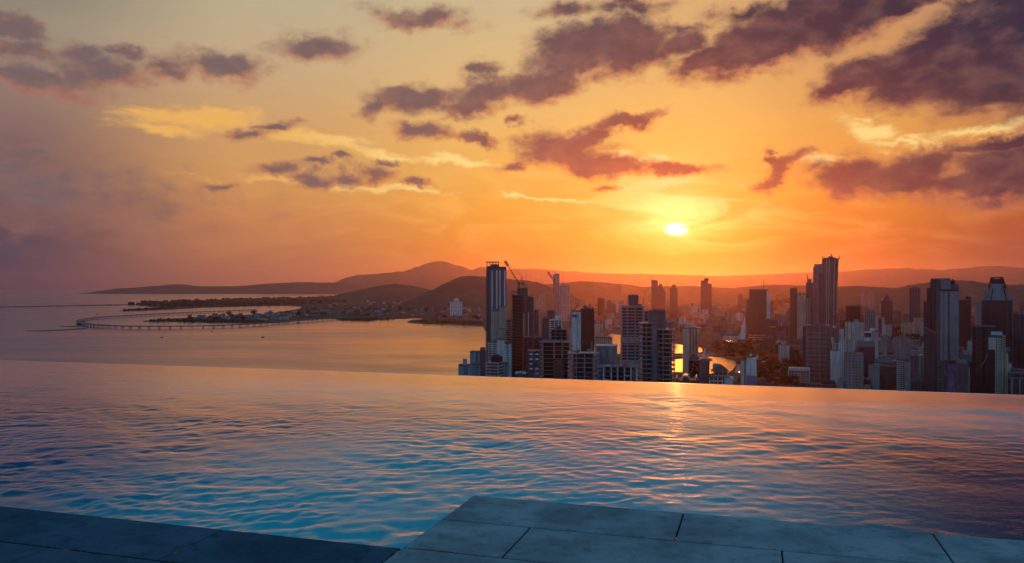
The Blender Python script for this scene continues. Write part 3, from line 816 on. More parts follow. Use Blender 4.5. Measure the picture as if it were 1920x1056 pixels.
# tall slim tower with pale piers
B = Bld('apartment_tower', 'tallest slim slate tower at the water with four pale piers and a flat crown slab', 'tower', 912, 949.2, 1350)
k = B.k
bl = block(B, 912, 949.2, 507, 30, 'slate', 'gblue', 3.3, 1.0, cols=[0, .18, .24], pw=1.6, proud=.3, maxb=68, roofpar=0)
b = MB()
for p0, p1 in ((921.6, 924.2), (930, 932.8), (936, 938.8), (945, 947.6)):
    b = MB(); b.box(B.X(p0), B.X(p1), -1.0, .4, 40, B.Z(507) - .1)
    if 929 < p0 < 940:
        for j in range(40):
            zz = B.Z(507) - 3 - j * 3.3; b.box(B.X(p0) + .5, B.X(p1) - .5, -1.25, -1.003, zz, zz + .8)
    B.put('pier', b, M['white'])
b = MB(); b.box(B.X(912) - .02, B.X(936), -.5, 28, B.Z(507) + .4, B.Z(499)); b.box(B.X(936) + .003, B.X(949.4), -.5, 30, B.Z(507) + .4, B.Z(500)); B.put('crown_wall', b, M['slate'])
b = MB(); b.box(B.X(920), B.X(935.5), 1, 18, B.Z(499) + .003, B.Z(495.5)); B.put('plant_room', b, M['slate'])
for px in (913, 918.5, 924, 929.5, 935): 
    for y_ in (0, 14):
        b = MB(); b.box(B.X(px) - .5, B.X(px) + .5, y_, y_ + 1, B.Z(499) + .003, B.Z(492.3)); B.put('crown_post', b, M['slate'])
b = MB(); b.box(B.X(911.2), B.X(936), -1, 17, B.Z(492.3), B.Z(490.6)); B.put('crown_slab', b, M['grey'])
sb = MB(); sb.box(B.X(909.6), B.X(912) - .31, 1, 14, 0, .5); sb.box(B.X(909.6), B.X(909.6) + .15, 1, 14, .502, 1.5)
me = sb.mesh('balcony', M['grey'])
for j in range(56): put('balcony', me, B.root, (0, 0, 4 + j * 3.3))
# beige stepped building
B = Bld('apartment_tower', 'beige stepped tower in front of the tallest slim tower', 'tower', 921, 950, 1280)
bl = block(B, 921, 936, 584, 22, 'beige', 'gdark', 3.3, 1.7, cols=[0, .3, .62, 1], pw=2.4)
rlab(B, bl, 4, 2)
bl = block(B, 936.4, 949.4, 576.5, 20, 'beige', 'ggrey', 3.3, 1.9, cols=[0, .5, 1], pw=3.0, blank=[(.2, .8)], y0=1)
roof_plant(B, 925, 933, 580, bl['h'] - 8, 6, 9, 'mid')
bl = block(B, 935.6, 946, 617, 9, 'beige', 'gdark', 3.3, 1.2, cols=[0, .25, .5, .75, 1], pw=1.2, y0=-10)
B = Bld('apartment_tower', 'narrow grey banded block between the beige stepped tower and the dark crane tower', 'tower', 951, 959.4, 1300)
bl = block(B, 951, 959.4, 602, 20, 'pale', 'gdark', 3.6, 1.3); rlab(B, bl, 2, 3)
# white banded building
B = Bld('apartment_block', 'white banded apartment block with a raised centre below the beige tower', 'building', 915, 959, 1200)
bl = block(B, 915, 932, 641, 20, 'white', 'gdark', 3.3, 1.5, cols=[0, .45], pw=.9); rlab(B, bl, 3, 4)
bl = block(B, 932.4, 945.6, 638, 24, 'white', 'gdark', 3.3, 1.3, cols=[0, .25, .75, 1], pw=3.0, y0=-3, maxb=40)
bl = block(B, 946, 958.6, 645, 20, 'white', 'gdark', 3.3, 1.5, cols=[0, .2, .75, 1], pw=1.8); rlab(B, bl, 3, 5)
# blue pale blocks at the far left of the group
B = Bld('apartment_block', 'lowest pale blue block at the left end of the city by the bay', 'building', 859.6, 883, 1120)
bl = block(B, 859.6, 882.6, 686.5, 20, 'bluegrey', 'gdark', 3.2, 1.3, cols=[0, .2, .32, .85, 1], pw=2.2, blank=[(.18, .34)])
roof_plant(B, 868, 875.6, 674.5, bl['h'], 5, 8, 'bluegrey'); rlab(B, bl, 3, 6)
B = Bld('apartment_block', 'pale blue block with a flat roof box just left of the tallest slim tower', 'building', 881.4, 911, 1170)
bl = block(B, 881.4, 900, 661.5, 22, 'bluegrey', 'gdark', 3.2, 1.2, cols=[0, .22, .5, 1], pw=2.6, blank=[(.28, .56)]); 
bl2 = block(B, 900.3, 911, 659, 22, 'slate', 'gdark', 3.2, 1.6, cols=[0, .4, 1], pw=2.0, y0=2)
roof_plant(B, 900.6, 909.8, 653, bl2['h'], 4, 12, 'slate'); rlab(B, bl, 3, 7)
B = Bld('apartment_block', 'small pale blue banded block in front of the block with the flat roof box', 'building', 884, 900, 1110)
bl = block(B, 884, 900, 684, 14, 'bluegrey', 'gdark', 3.2, 1.4, cols=[0, .3, 1], pw=1.4); rlab(B, bl, 3, 8)
# dark curved-band building
B = Bld('office_block', 'dark office block with pale sloping bands under the white banded block', 'building', 911.3, 934.5, 1100, -22)
bl = slabs(B, 911.3, 934.5, 680, 22, 4.4, 1.0, .5, 'pale', core='gdark', inset=.4, colx=(911.8, 934), colw=.6, maxb=30)
b = MB(); b.box(bl['x0'] + 6, bl['x1'] - 1, 4, 18, bl['h'], bl['h'] + 8); b.box(bl['x0'] + 9, bl['x1'] - 4, 6, 16, bl['h'] + 8.003, bl['h'] + 10); B.put('roof_plant', b, M['black'])
B = Bld('office_block', 'pale blue glazed block standing beside the dark banded office block', 'building', 935.5, 952.2, 1130)
bl = plain(B, 935.5, 940, 671, 16, 'black')
bl = block(B, 940.2, 952.2, 682.5, 16, 'bluegrey', 'gteal', 3.4, .35, cols=[0, .88, 1], pw=.9)
# dark crane tower
B = Bld('tower_under_construction', 'dark unfinished stepped tower carrying a tall red luffing crane', 'tower', 959.8, 1011, 1250)
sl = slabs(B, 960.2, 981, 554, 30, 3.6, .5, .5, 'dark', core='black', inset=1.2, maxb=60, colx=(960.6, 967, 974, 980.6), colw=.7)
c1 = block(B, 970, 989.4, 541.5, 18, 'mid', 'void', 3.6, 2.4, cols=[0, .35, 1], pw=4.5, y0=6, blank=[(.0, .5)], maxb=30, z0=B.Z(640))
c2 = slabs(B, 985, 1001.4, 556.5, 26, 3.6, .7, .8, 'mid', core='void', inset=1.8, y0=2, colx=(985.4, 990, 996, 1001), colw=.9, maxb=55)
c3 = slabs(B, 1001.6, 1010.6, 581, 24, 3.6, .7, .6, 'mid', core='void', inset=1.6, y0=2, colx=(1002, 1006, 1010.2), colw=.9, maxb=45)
for px, pt, pb in ((982.3, 588, 640), (991, 586, 640)):
    b = MB(); b.box(B.X(px) - .8, B.X(px) + .8, -1.4, -.55, B.Z(pb), B.Z(pt)); B.put('hoist_mast', b, M['pale'])
b = MB()
for px, pt in ((960, 547), (994.8, 550), (997.6, 549.5), (983, 538.6)): b.tube((B.X(px), 6, B.Z(560)), (B.X(px), 6, B.Z(pt)), .4, 5)
B.put('rebar', b, M['metal'])
rlab(B, c2, 4, 9)
b = MB()
for j in range(26):
    z = B.Z(703) + j * 5.2
    b.add([(B.X(960.4), -1.4, z), (B.X(981), -1.4, z - 2.4), (B.X(981), -1.3, z - .9), (B.X(960.4), -1.3, z + 1.5)], [(0, 1, 2, 3), (3, 2, 1, 0)])
B.put('safety_screen', b, M['slate'])
B = Bld('office_block', 'plain charcoal block in front of the dark crane tower', 'building', 981, 1017, 1190)
bl = block(B, 982, 1017, 633, 24, 'black', 'gdark', 3.6, 1.2, cols=[0, .33, .66, 1], pw=1.2); rlab(B, bl, 4, 10)
B = Bld('apartment_tower', 'narrow dark glass tower with white scalloped balconies near the pool edge', 'tower', 984, 1012, 900)
bl = slabs(B, 991, 1011, 658, 20, 3.6, .4, .8, 'slate', core='gblue', inset=.6, maxb=40)
for j in range(9):
    z = B.Z(661) - j * 5.4
    for (p0, p1) in ((993, 998.5), (1004, 1009.5)):
        if (j + int(p0)) % 3 == 1 and j > 1: continue
        b = MB(); b.box(B.X(p0), B.X(p1), -2.2 - (j % 2), -.85, z - 2.6, z - 2.2); b.box(B.X(p0), B.X(p1), -2.2 - (j % 2), -2.05 - (j % 2), z - 2.195, z - 1.1); B.put('balcony', b, M['white'])
B = Bld('low_roof_building', 'tiny low building with a pale blue roof at the foot of the dark crane tower', 'building', 968, 985, 880)
bl = block(B, 968, 985, 702, 16, 'slate', 'gblue', 3.4, 1.2); b = MB(); b.box(bl['x0'] - 1, bl['x1'] + 1, -2, 17, bl['h'] + .4, bl['h'] + 1.4); B.put('canopy', b, M['gteal'])
# building with white cap
B = Bld('apartment_tower', 'grey tower with white balcony floors, a dark roof box and a white cap', 'tower', 1017, 1054, 1400)
bl = block(B, 1017, 1030, 597.5, 24, 'slate', 'gdark', 3.4, 1.0, cols=[0, .33, .62, 1], pw=2.6)
bl2 = slabs(B, 1030.4, 1053.4, 600, 22, 3.6, 1.2, .8, 'white', core='gdark', inset=1.2, colx=(1031, 1040, 1047, 1053), colw=1.2)
roof_plant(B, 1026, 1040, 582.5, bl['h'], 4, 14, 'slate')
b = MB(); b.box(B.X(1040.4), B.X(1053.6), 2, 20, bl2['h'] + .003, B.Z(593)); B.put('cap', b, M['white'])
# construction frames by the pool edge
B = Bld('building_under_construction', 'dark unfinished tower top standing in front of the white capped tower', 'building', 1030, 1066, 900)
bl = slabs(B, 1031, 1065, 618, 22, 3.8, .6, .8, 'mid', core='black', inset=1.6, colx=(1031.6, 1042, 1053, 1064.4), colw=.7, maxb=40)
roof_plant(B, 1044, 1052, 613.5, bl['h'], 3, 8, 'dark'); rlab(B, bl, 4, 11)
B = Bld('building_under_construction', 'open concrete frame with thick pale columns left of the wide slab frame', 'building', 1010, 1075, 740)
bl = slabs(B, 1012, 1074, 642, 24, 3.75, .45, .6, 'mid', core='black', inset=3.2, colx=(1017.5, 1039, 1054.5, 1070), colw=1.3, cols_mat='grey', maxb=34)
b = MB(); b.box(B.X(1038), B.X(1058), -1.0, -.7, B.Z(712), B.Z(672))
for j in range(8): b.box(B.X(1038), B.X(1058), -1.15, -1.003, B.Z(712) + j * 2.6, B.Z(712) + j * 2.6 + .3)
B.put('safety_screen', b, M['brown']); rlab(B, bl, 5, 12)
b = MB()
for j in range(14): b.box(B.X(1012) + j * 2.1, B.X(1012) + j * 2.1 + .12, -.4, -.28, bl['h'], bl['h'] + 1.4)
B.put('rebar', b, M['metal'])
B = Bld('building_under_construction', 'wide open frame with pale slab edges right in front of the tall charcoal slab', 'building', 1064, 1124, 690)
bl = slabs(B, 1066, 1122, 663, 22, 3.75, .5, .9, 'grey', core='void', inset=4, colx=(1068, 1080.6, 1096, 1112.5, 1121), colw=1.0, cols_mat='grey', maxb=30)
rlab(B, bl, 6, 13)
b = MB(); b.tube((B.X(1110), 4, bl['h']), (B.X(1110), 4, B.Z(641)), .22, 6); B.put('mast', b, M['pale'])
b = MB(); b.box(B.X(1067), B.X(1080), 3, 16, bl['h'], bl['h'] + .5); b.box(B.X(1086), B.X(1118), -2, 8, bl['h'] + .3, bl['h'] + .7); B.put('formwork', b, M['pale'])
# charcoal slab with white flank
B = Bld('apartment_tower', 'charcoal slab tower with a white windowed left flank', 'tower', 1073, 1114, 1000)
bl = plain(B, 1089.3, 1114, 579, 24, 'black', 'wall')
b = MB()
for j in range(7): b.box(B.X(1089.3) + 2.3 * j + .6, B.X(1089.3) + 2.3 * j + .75, -.12, -.003, 0, B.Z(579) - 1)
B.put('panel_joint', b, M['dark'])
bw = block(B, 1072.6, 1089, 585, 22, 'white', 'gdark', 3.6, 1.3, cols=[0, .3, .85], pw=3.6, blank=[(0, .46), (.8, 1)], maxb=40)
for (p0, p1, pt) in ((1094, 1099, 573), (1099.6, 1104, 575), (1105, 1106.4, 570), (1107, 1108, 571), (1110, 1112, 575.5)):
    b = MB(); b.box(B.X(p0), B.X(p1), 4, 10, bl['h'], B.Z(pt)); B.put('roof_plant', b, M['slate'])
b = MB(); b.box(B.X(1072.6), B.X(1083), -1.6, 3, B.Z(595), B.Z(590)); B.put('balcony', b, M['gblue'])
b = MB(); b.box(B.X(1072.6), B.X(1079), 3, 12, bw['h'], bw['h'] + 2.5); B.put('roof_plant', b, M['gblue'])

# ================================================================== centre group
B = Bld('tower_under_construction', 'grey tower with a flared roof box and toothed balconies left of the rounded frame', 'tower', 1163, 1216, 900)
cols = (1166, 1176.5, 1191, 1205.5)
bl = slabs(B, 1165, 1207.6, 575.5, 24, 3.5, 1.1, .9, 'grey', core='void', inset=1.0, colx=cols, colw=1.3, cols_mat='grey', maxb=44)
sb = MB(); sb.box(B.X(1162), B.X(1165) - .72, -.5, 8, 0, .9); me = sb.mesh('balcony', M['grey'])
for j in range(0, 34): put('balcony', me, B.root, (0, 0, bl['h'] - 10 - j * 3.5))
b = MB(); b.box(B.X(1165), B.X(1207.4), -.72, -.3, B.Z(644), B.Z(632)); B.put('infill_wall', b, M['grey']); b = MB(); b.box(B.X(1166), B.X(1205), -.76, -.74, B.Z(687), B.Z(676)); B.put('infill_wall', b, M['grey'])
b = MB(); b.box(B.X(1165), B.X(1207.6), -.9, 22, bl['h'] + .003, B.Z(573)); B.put('parapet', b, M['grey'])
cw = slabs(B, 1207.9, 1216, 583, 22, 3.5, .8, .6, 'mid', core='void', inset=1, colx=(1208.3, 1215.6), colw=.8, maxb=40, y0=2)
b = MB(); z0 = B.Z(573) + .003; h = B.Z(555) - z0
b.prism([(B.X(1179), 4), (B.X(1195.6), 4), (B.X(1195.6), 16), (B.X(1179), 16)], z0, B.Z(555), 0, [(B.X(1178), 3), (B.X(1196.6), 3), (B.X(1196.6), 17), (B.X(1178), 17)])
B.put('roof_box', b, M['slate'])
b = MB(); b.box(B.X(1177.6), B.X(1197), 2.6, 17.4, B.Z(555) + .003, B.Z(553.4)); b.box(B.X(1187.6), B.X(1189), 9, 10, B.Z(553.4), B.Z(552)); B.put('roof_slab', b, M['slate'])
for side in (0, 1):
    for j in range(5):
        x = B.X(1178.4) - .9 if side == 0 else B.X(1196.2); z = z0 + h * (.12 + .18 * j)
        b = MB(); b.box(x, x + .9, 5, 14, z, z + .7); B.put('side_ledge', b, M['slate'])
b = MB(); b.box(B.X(1196.6), B.X(1203), 4, 14, B.Z(573) + .003, B.Z(570.6)); b.tube((B.X(1206), 6, B.Z(573)), (B.X(1207), 6, B.Z(561)), .3, 5); b.tube((B.X(1207), 6, B.Z(561)), (B.X(1205.2), 6, B.Z(560)), .4, 5); B.put('hoist', b, M['dark'])

B = Bld('tower_under_construction', 'broad unfinished tower of rounded open floors at the pool edge', 'tower', 1198, 1266, 680)
xa, xb, xc, xd = B.X(1198.6), B.X(1224.8), B.X(1231.5), B.X(1265.4)
def round_part(px0, px1, ptop, bulge, colx, y0):
    plan = arc_plan(B.X(px0) - .4, B.X(px1) + .4, y0, 20, bulge)
    r = slabs(B, px0, px1, ptop, 18, 3.85, .6, .8, 'grey', y0=y0, core='void', inset=2.4, plan=plan, maxb=42)
    for q in colx:
        s_ = (B.X(q) - B.X(px0)) / (B.X(px1) - B.X(px0)); y = y0 - bulge * math.sin(math.pi * min(max(s_, .02), .98)) ** .7
        cb = MB(); cb.box(B.X(q) - .55, B.X(q) + .55, y + .35, y + 1.5, 0, r['h'] - .65); B.put('column', cb, M['mid'])
    return r
r1 = round_part(1198.6, 1224.6, 606, 2.0, (1199.6, 1204.5, 1212, 1223.6), 0)
r2 = round_part(1232, 1265.2, 617.5, 3.0, (1243, 1256, 1263.6), 0)
cr = block(B, 1216, 1247, 588.5, 16, 'mid', 'void', 3.85, 2.6, cols=[0, .3, .5, 1], pw=5.0, y0=5, blank=[(0, .28), (.36, .62)], maxb=40)
b = MB(); b.box(B.X(1224.6), B.X(1232), -.4, 5, 0, B.Z(596)); B.put('lift_shaft', b, M['mid'])
b = MB(); b.box(B.X(1215.4), B.X(1247.6), 3.5, 20, cr['h'] + .003, B.Z(583)); b.box(B.X(1217), B.X(1246), 3.2, 19, B.Z(583) + .003, B.Z(582)); b.tube((B.X(1225), 4, B.Z(582)), (B.X(1246), 4, B.Z(582.4)), .5, 6); B.put('roof_slab', b, M['slate'])
for (p0, p1, pt) in ((1245, 1251, 600), (1248, 1257, 605), (1254, 1262, 604), (1257, 1259, 610)):
    b = MB(); b.box(B.X(p0), B.X(p1), 4, 12, B.Z(617) if p0 > 1250 else B.Z(612), B.Z(pt)); B.put('formwork', b, M['mid'])
b = MB()
for q in range(1199, 1225, 3): b.tube((B.X(q), 1, r1['h']), (B.X(q), 1, r1['h'] + 1.6), .12, 4)
for q in range(1233, 1266, 3): b.tube((B.X(q), 0, r2['h']), (B.X(q), 0, r2['h'] + 1.7), .12, 4)
B.put('guard_posts', b, M['pale'])

B = Bld('building_under_construction', 'grey block wrapped in torn scaffold netting left of the orange river glint', 'building', 1118, 1158, 720)
bl = slabs(B, 1119, 1156.6, 649, 18, 3.7, .4, .4, 'mid', core='void', inset=1.5, maxb=30, colx=(1119.6, 1132, 1145, 1156), colw=.8)
for j, (p0, p1) in enumerate(((1118.6, 1131), (1131.2, 1144), (1144.2, 1157))):
    b = MB(); n = 7
    xs0, xs1 = B.X(p0), B.X(p1); zt, zb = B.Z(648 + j * .4), B.Z(690 - j * 2)
    P = np.zeros((9, n, 3))
    for a in range(9):
        for c in range(n):
            P[a, c] = (xs0 + (xs1 - xs0) * c / (n - 1), -1.0 - .35 * math.sin(c * 2.1 + a * 1.3 + j), zb + (zt - zb) * a / 8)
    put('netting', grid_mesh('netting', P, M['net']), B.root)
b = MB(); b.box(bl['x0'] - 1, bl['x1'] + 1, -1.2, 18, bl['h'] + .003, bl['h'] + .5); B.put('roof_slab', b, M['pale'])
B = Bld('building_under_construction', 'low open concrete frame with bright columns below the netted block', 'building', 1122, 1199, 640)
bl = slabs(B, 1124, 1198, 688, 20, 3.8, .42, .6, 'mid', core='black', inset=5, colx=(1132, 1146, 1158, 1171, 1183, 1194), colw=1.1, cols_mat='pale', maxb=30)
for (p0, p1, dz, mm) in ((1135, 1146, .4, 'pale'), (1172, 1181, -7.2, 'gteal'), (1134, 1143, -11, 'pale'), (1160, 1170, .4, 'mid')):
    b = MB(); b.box(B.X(p0), B.X(p1), -1.4, 3, bl['h'] + dz, bl['h'] + dz + .7); B.put('formwork', b, M[mm])
rlab(B, bl, 5, 14)

B = Bld('apartment_tower', 'pale pink thin tower right of the charcoal slab tower', 'tower', 1114.6, 1130, 1650)
bl = block(B, 1115, 1130, 607, 20, 'pink', 'ggrey', 3.3, 1.9, cols=[0, .35, .65, 1], pw=3.4); roof_plant(B, 1118, 1125, 603.6, bl['h'], 4, 8, 'pink')
B = Bld('apartment_block', 'pinkish low block with dark square windows behind the netted block', 'building', 1114, 1148, 1450)
bl = block(B, 1114.6, 1148, 634, 20, 'pink', 'gdark', 3.8, 1.5, cols=[i / 8 for i in range(9)], pw=1.8); rlab(B, bl, 4, 15)

B = Bld('apartment_tower', 'cream tower with a rounded roof core and a white canopy, right of the rounded frame', 'tower', 1280, 1312, 1330)
bl = block(B, 1291, 1309.4, 616, 22, 'beige', 'gdark', 3.3, 1.0, cols=[0, .32, .64, 1], pw=1.5)
b2 = block(B, 1280, 1290.6, 617, 22, 'beige', 'gdark', 3.3, 1.8, cols=[0, .3, .7, 1], pw=2.2, y0=1)
b = MB(); x0, x1 = B.X(1283.6), B.X(1297.4)
b.prism([(x0 + (x1 - x0) * (.5 + .5 * math.cos(a)), 10 + 6 * math.sin(a)) for a in [2 * math.pi * i / 16 for i in range(16)]], bl['h'], B.Z(606.6)); B.put('roof_core', b, M['pale'])
b = MB(); b.profile([(B.X(1299), B.Z(613)), (B.X(1315.6), B.Z(615.4)), (B.X(1315.6), B.Z(614.9)), (B.X(1299), B.Z(612.2))], -1, 15); B.put('canopy', b, M['white'])
b3 = slabs(B, 1309.8, 1312.6, 620, 16, 3.3, 1.2, .5, 'beige', core='gdark', inset=.8, z0=B.Z(630), y0=1)
for q in (1281.4, 1285.6): 
    b = MB(); b.box(B.X(q), B.X(q) + 1.3, .3, .98, 0, B.Z(618)); B.put('pier', b, M['pink'])

# roofs at the pool edge
B = Bld('office_block', 'dark office block with a flat grey roof under the cream tower', 'building', 1291, 1311, 900)
bl = block(B, 1291.6, 1311, 676.5, 20, 'black', 'gdark', 3.6, .8, cols=[0, .5, 1], pw=.8)
b = MB(); b.profile([(bl['x0'] - .5, bl['h']), (bl['x1'] + .5, bl['h']), (bl['x1'] + .5, bl['h'] + 2), (bl['x0'] + 6, bl['h'] + 7.2), (bl['x0'] + 4, bl['h'] + 7.4)], 3, 16); B.put('sloped_roof', b, M['slate'])
B = Bld('office_block', 'grey block with a curved upswept roof beside the dark flat roofed office', 'building', 1311.4, 1336, 880)
bl = block(B, 1311.4, 1330, 678, 20, 'slate', 'gdark', 3.6, 2.2, cols=[0, .33, .66, 1], pw=2.2)
b = MB(); pts = [(B.X(1309) , B.Z(676)), (B.X(1336), B.Z(677))] + [(B.X(1336 - 27 * i / 8), B.Z(677 - 3.4 * math.sin(math.pi * i / 8) - .9)) for i in range(9)]
b.profile(pts, -2, 21); B.put('curved_roof', b, M['mid'])
b = MB()
for q in (1314, 1318.6, 1323): b.tube((B.X(q), 5, B.Z(675)), (B.X(q), 5, B.Z(671)), .8, 8, .5)
B.put('vents', b, M['pale'])
B = Bld('sail_pylon', 'white pointed double blade pylon on a roof behind the curved roof block', 'monument', 1314, 1327, 1050)
for (pts) in ([(1315, 676), (1318.2, 676), (1322.4, 653.6), (1321.2, 653.6)], [(1320.8, 676), (1326.6, 676), (1326, 668), (1324, 669)], [(1319.4, 676), (1321.4, 676), (1323, 654), (1322.5, 653.6)]):
    b = MB(); b.profile([(B.X(x), B.Z(y)) for x, y in pts], 0, 2.4); B.put('blade', b, M['white'])
b = MB(); b.box(B.X(1313), B.X(1327.6), -6, 10, 0, B.Z(676)); B.put('base', b, M['slate'])
B = Bld('villa_block', 'terraced pale block with a dark hipped roof in front of the orange river', 'building', 1329, 1375, 760)
bl = block(B, 1330, 1368, 709, 26, 'pale', 'gdark', 3.4, 1.1, cols=[0, .2, .4, .65, 1], pw=.8)
b2 = block(B, 1338, 1365, 699, 18, 'pale', 'gdark', 3.4, 1.2, z0=bl['h'] + .9, y0=4, cols=[0, .33, .66, 1], pw=.7)
zz = b2['h'] + .4; x0, x1 = B.X(1333), B.X(1366)
b = MB(); b.prism([(x0, 0), (x1, 0), (x1, 24), (x0, 24)], zz, B.Z(686.6), 0, [(x0 + 6, 8), (x1 - 6, 8), (x1 - 6, 16), (x0 + 6, 16)]); B.put('hipped_roof', b, M['redbrown'])
b = MB(); b.box(B.X(1336), B.X(1350), 9, 15, zz + 2, B.Z(684)); B.put('chimney_block', b, M['bluegrey'])
b = MB(); b.box(B.X(1358), B.X(1374.6), -3, 14, 0, B.Z(709)); b.box(B.X(1357.6), B.X(1375), -3.4, 14.4, B.Z(709) + .003, B.Z(708)); B.put('wing', b, M['pale'])
B = Bld('glass_roof_hall', 'low hall with white arched gables and glass roofs at the pool edge', 'building', 1266, 1310, 700)
bl = block(B, 1267, 1309, 714, 20, 'slate', 'gdark', 3.4, .7, cols=[0, .25, .5, .75, 1], pw=.5, roofpar=0)
for (p0, p1, pt) in ((1266.6, 1272, 706.4), (1276, 1296, 703.6), (1303, 1309.6, 705)):
    b = MB(); n = 10; out = [(B.X(p0 + (p1 - p0) * i / n), B.Z(714) + (B.Z(pt) - B.Z(714)) * math.sin(math.pi * i / n) ** .6) for i in range(n + 1)]
    x0, x1 = B.X(p0), B.X(p1)
    inn = [(x0 + (x1 - x0) * (.12 + .76 * i / n), B.Z(714) + (B.Z(pt) - 1.1 - B.Z(714)) * math.sin(math.pi * i / n) ** .6) for i in range(n, -1, -1)]
    vs_ = out + inn
    for i in range(n):
        q = [out[i], out[i + 1], inn[n - i - 1], inn[n - i]]
        b.profile([q[0], q[3], q[2], q[1]], -.9, .1)
    B.put('arch', b, M['white'])
    g = MB(); g.profile(list(reversed(out))[::-1] if False else [out[0]] + [out[-1]] + out[-2:0:-1], .3, 16); B.put('glass_vault', g, M['ggrey'])
# ================================================================== towers in the haze (centre) and the right group
def far_tower(name, label, px0, px1, ptop, Y, wall='slate', cap=None, piers=4, fh=3.6, sp=1.8, d=28, rel=0.0, pw=2.0, glass='gdark', group=None, extra=None):
    B = Bld(name, label, 'tower', px0, px1, Y, rel, group)
    bl = block(B, px0, px1, ptop, d, wall, glass, fh * max(1.0, Y / 2200), sp * max(1.0, Y / 2200), piers=piers, pw=pw, maxb=45)
    if cap: roof_plant(B, cap[0], cap[1], cap[2], bl['h'], 5, 14, wall)
    clutter(B, bl, 4, int(px0))
    return B, bl
B, bl = far_tower('apartment_tower', 'left and taller of the hazy pale twin towers behind the crane tower', 1037, 1048.8, 515, 2300, 'pale', (1040.6, 1048.6, 513), 4)
B, bl = far_tower('apartment_tower', 'right and lower of the hazy pale twin towers, with a small roof knob', 1049.4, 1067.8, 537, 2280, 'pale', (1055, 1061.6, 531.6), 6)
b = MB(); b.box(B.X(1049), B.X(1068), -1.2, 3, B.Z(573), B.Z(572)); B.put('ledge', b, M['white'])
far_tower('apartment_tower', 'faint hazy tower between the dark crane tower and the pale twin towers', 1010.6, 1022, 549, 3100, 'beige', None, 2)
far_tower('apartment_tower', 'faint lower hazy tower touching the right side of the dark crane tower', 1001, 1010, 561, 3300, 'beige', None, 2)
B, bl = far_tower('apartment_tower', 'very faint hazy tower right of the charcoal slab tower', 1121, 1133, 560, 4300, 'brown', None, 2)
B = Bld('hospital_building', 'broad pale building on the old town shore with a stepped roof', 'building', 844, 866.4, 5000)
bl = block(B, 844, 866.4, 566, 60, 'white', 'ggrey', 9, 5, piers=5, pw=6, maxb=20); roof_plant(B, 850, 861, 562, bl['h'], 10, 30, 'white'); roof_plant(B, 853, 858, 559, bl['h'] + 12, 16, 16, 'white')
antenna(B, 854.4, 560, 554.6, 20, 1.0)
# sail-topped tower
B = Bld('office_tower', 'dark hazy tower with a stepped sloping top behind the rounded frame', 'tower', 1221, 1248, 2600)
out = [(1221.4, 640), (1247.8, 640), (1247.8, 546), (1245.6, 545), (1245.4, 542.4), (1243, 541.5), (1241.6, 532.4), (1236.6, 532.4), (1235.4, 536), (1233.4, 535.4), (1233.2, 525.6), (1229, 525.4), (1224, 524.6), (1221.4, 523.4)]
b = MB(); b.profile([(B.X(x), B.Z(y) if y < 640 else 0) for x, y in out], 0, 30); B.put('wall', b, M['slate'])
for j in range(30):
    g = MB(); z = 14 + j * 5.6; g.box(B.X(1222.4), B.X(1246.8), -.25, -.003, z, z + 2.6); B.put('window_band', g, M['gdark'])
B, bl = far_tower('apartment_tower', 'slender dark tower with a roof cap right of the sloping topped tower', 1256, 1270.4, 540, 2500, 'slate', (1260, 1267.2, 534.4), 5)
b = MB(); b.box(B.X(1263.6), B.X(1264.8), 8, 9, B.Z(534.4), B.Z(532.4)); B.put('mast', b, M['metal'])
B, bl = far_tower('apartment_tower', 'shorter hazy tower left of the tall plain monolith tower', 1290.4, 1306, 574, 3000, 'brown', (1294, 1300.4, 569), 3)
B = Bld('office_tower', 'tall plain monolith tower standing alone near the sun', 'tower', 1314, 1334.4, 2500)
bl = block(B, 1314, 1327.4, 526.4, 30, 'slate', 'gdark', 4.2, 2.4, piers=3, pw=2, maxb=50); roof_plant(B, 1320, 1329, 522, bl['h'], 4, 18, 'slate')
bl2 = block(B, 1327.6, 1334.2, 532.4, 26, 'slate', 'gdark', 4.2, 2.4, piers=2, pw=2, y0=2, maxb=50)
B, bl = far_tower('apartment_tower', 'hazy tower with a grid of pale windows right of the monolith tower', 1340, 1358.4, 579, 2700, 'beige', (1345, 1353, 577), 7, sp=1.5)
far_tower('apartment_tower', 'low hazy block between the gridded tower and the round capped tower', 1359.4, 1375.4, 595, 2900, 'beige', (1361, 1368, 592.6), 4)
B = Bld('office_tower', 'hazy tower with a rounded cap behind the white sail building', 'tower', 1376, 1397, 2550)
bl = block(B, 1376.4, 1396.4, 584, 30, 'brown', 'gdark', 4, 2.2, piers=5, pw=2, maxb=40)
b = MB(); x0, x1 = B.X(1378), B.X(1391.6); b.profile([(x0, bl['h']), (x1, bl['h'])] + [(x1 + (x0 - x1) * (i / 8), bl['h'] + (B.Z(571.4) - bl['h']) * math.sin(math.pi * (.12 + .76 * i / 8)) ** .5) for i in range(9)], 4, 22); B.put('cap', b, M['brown'])
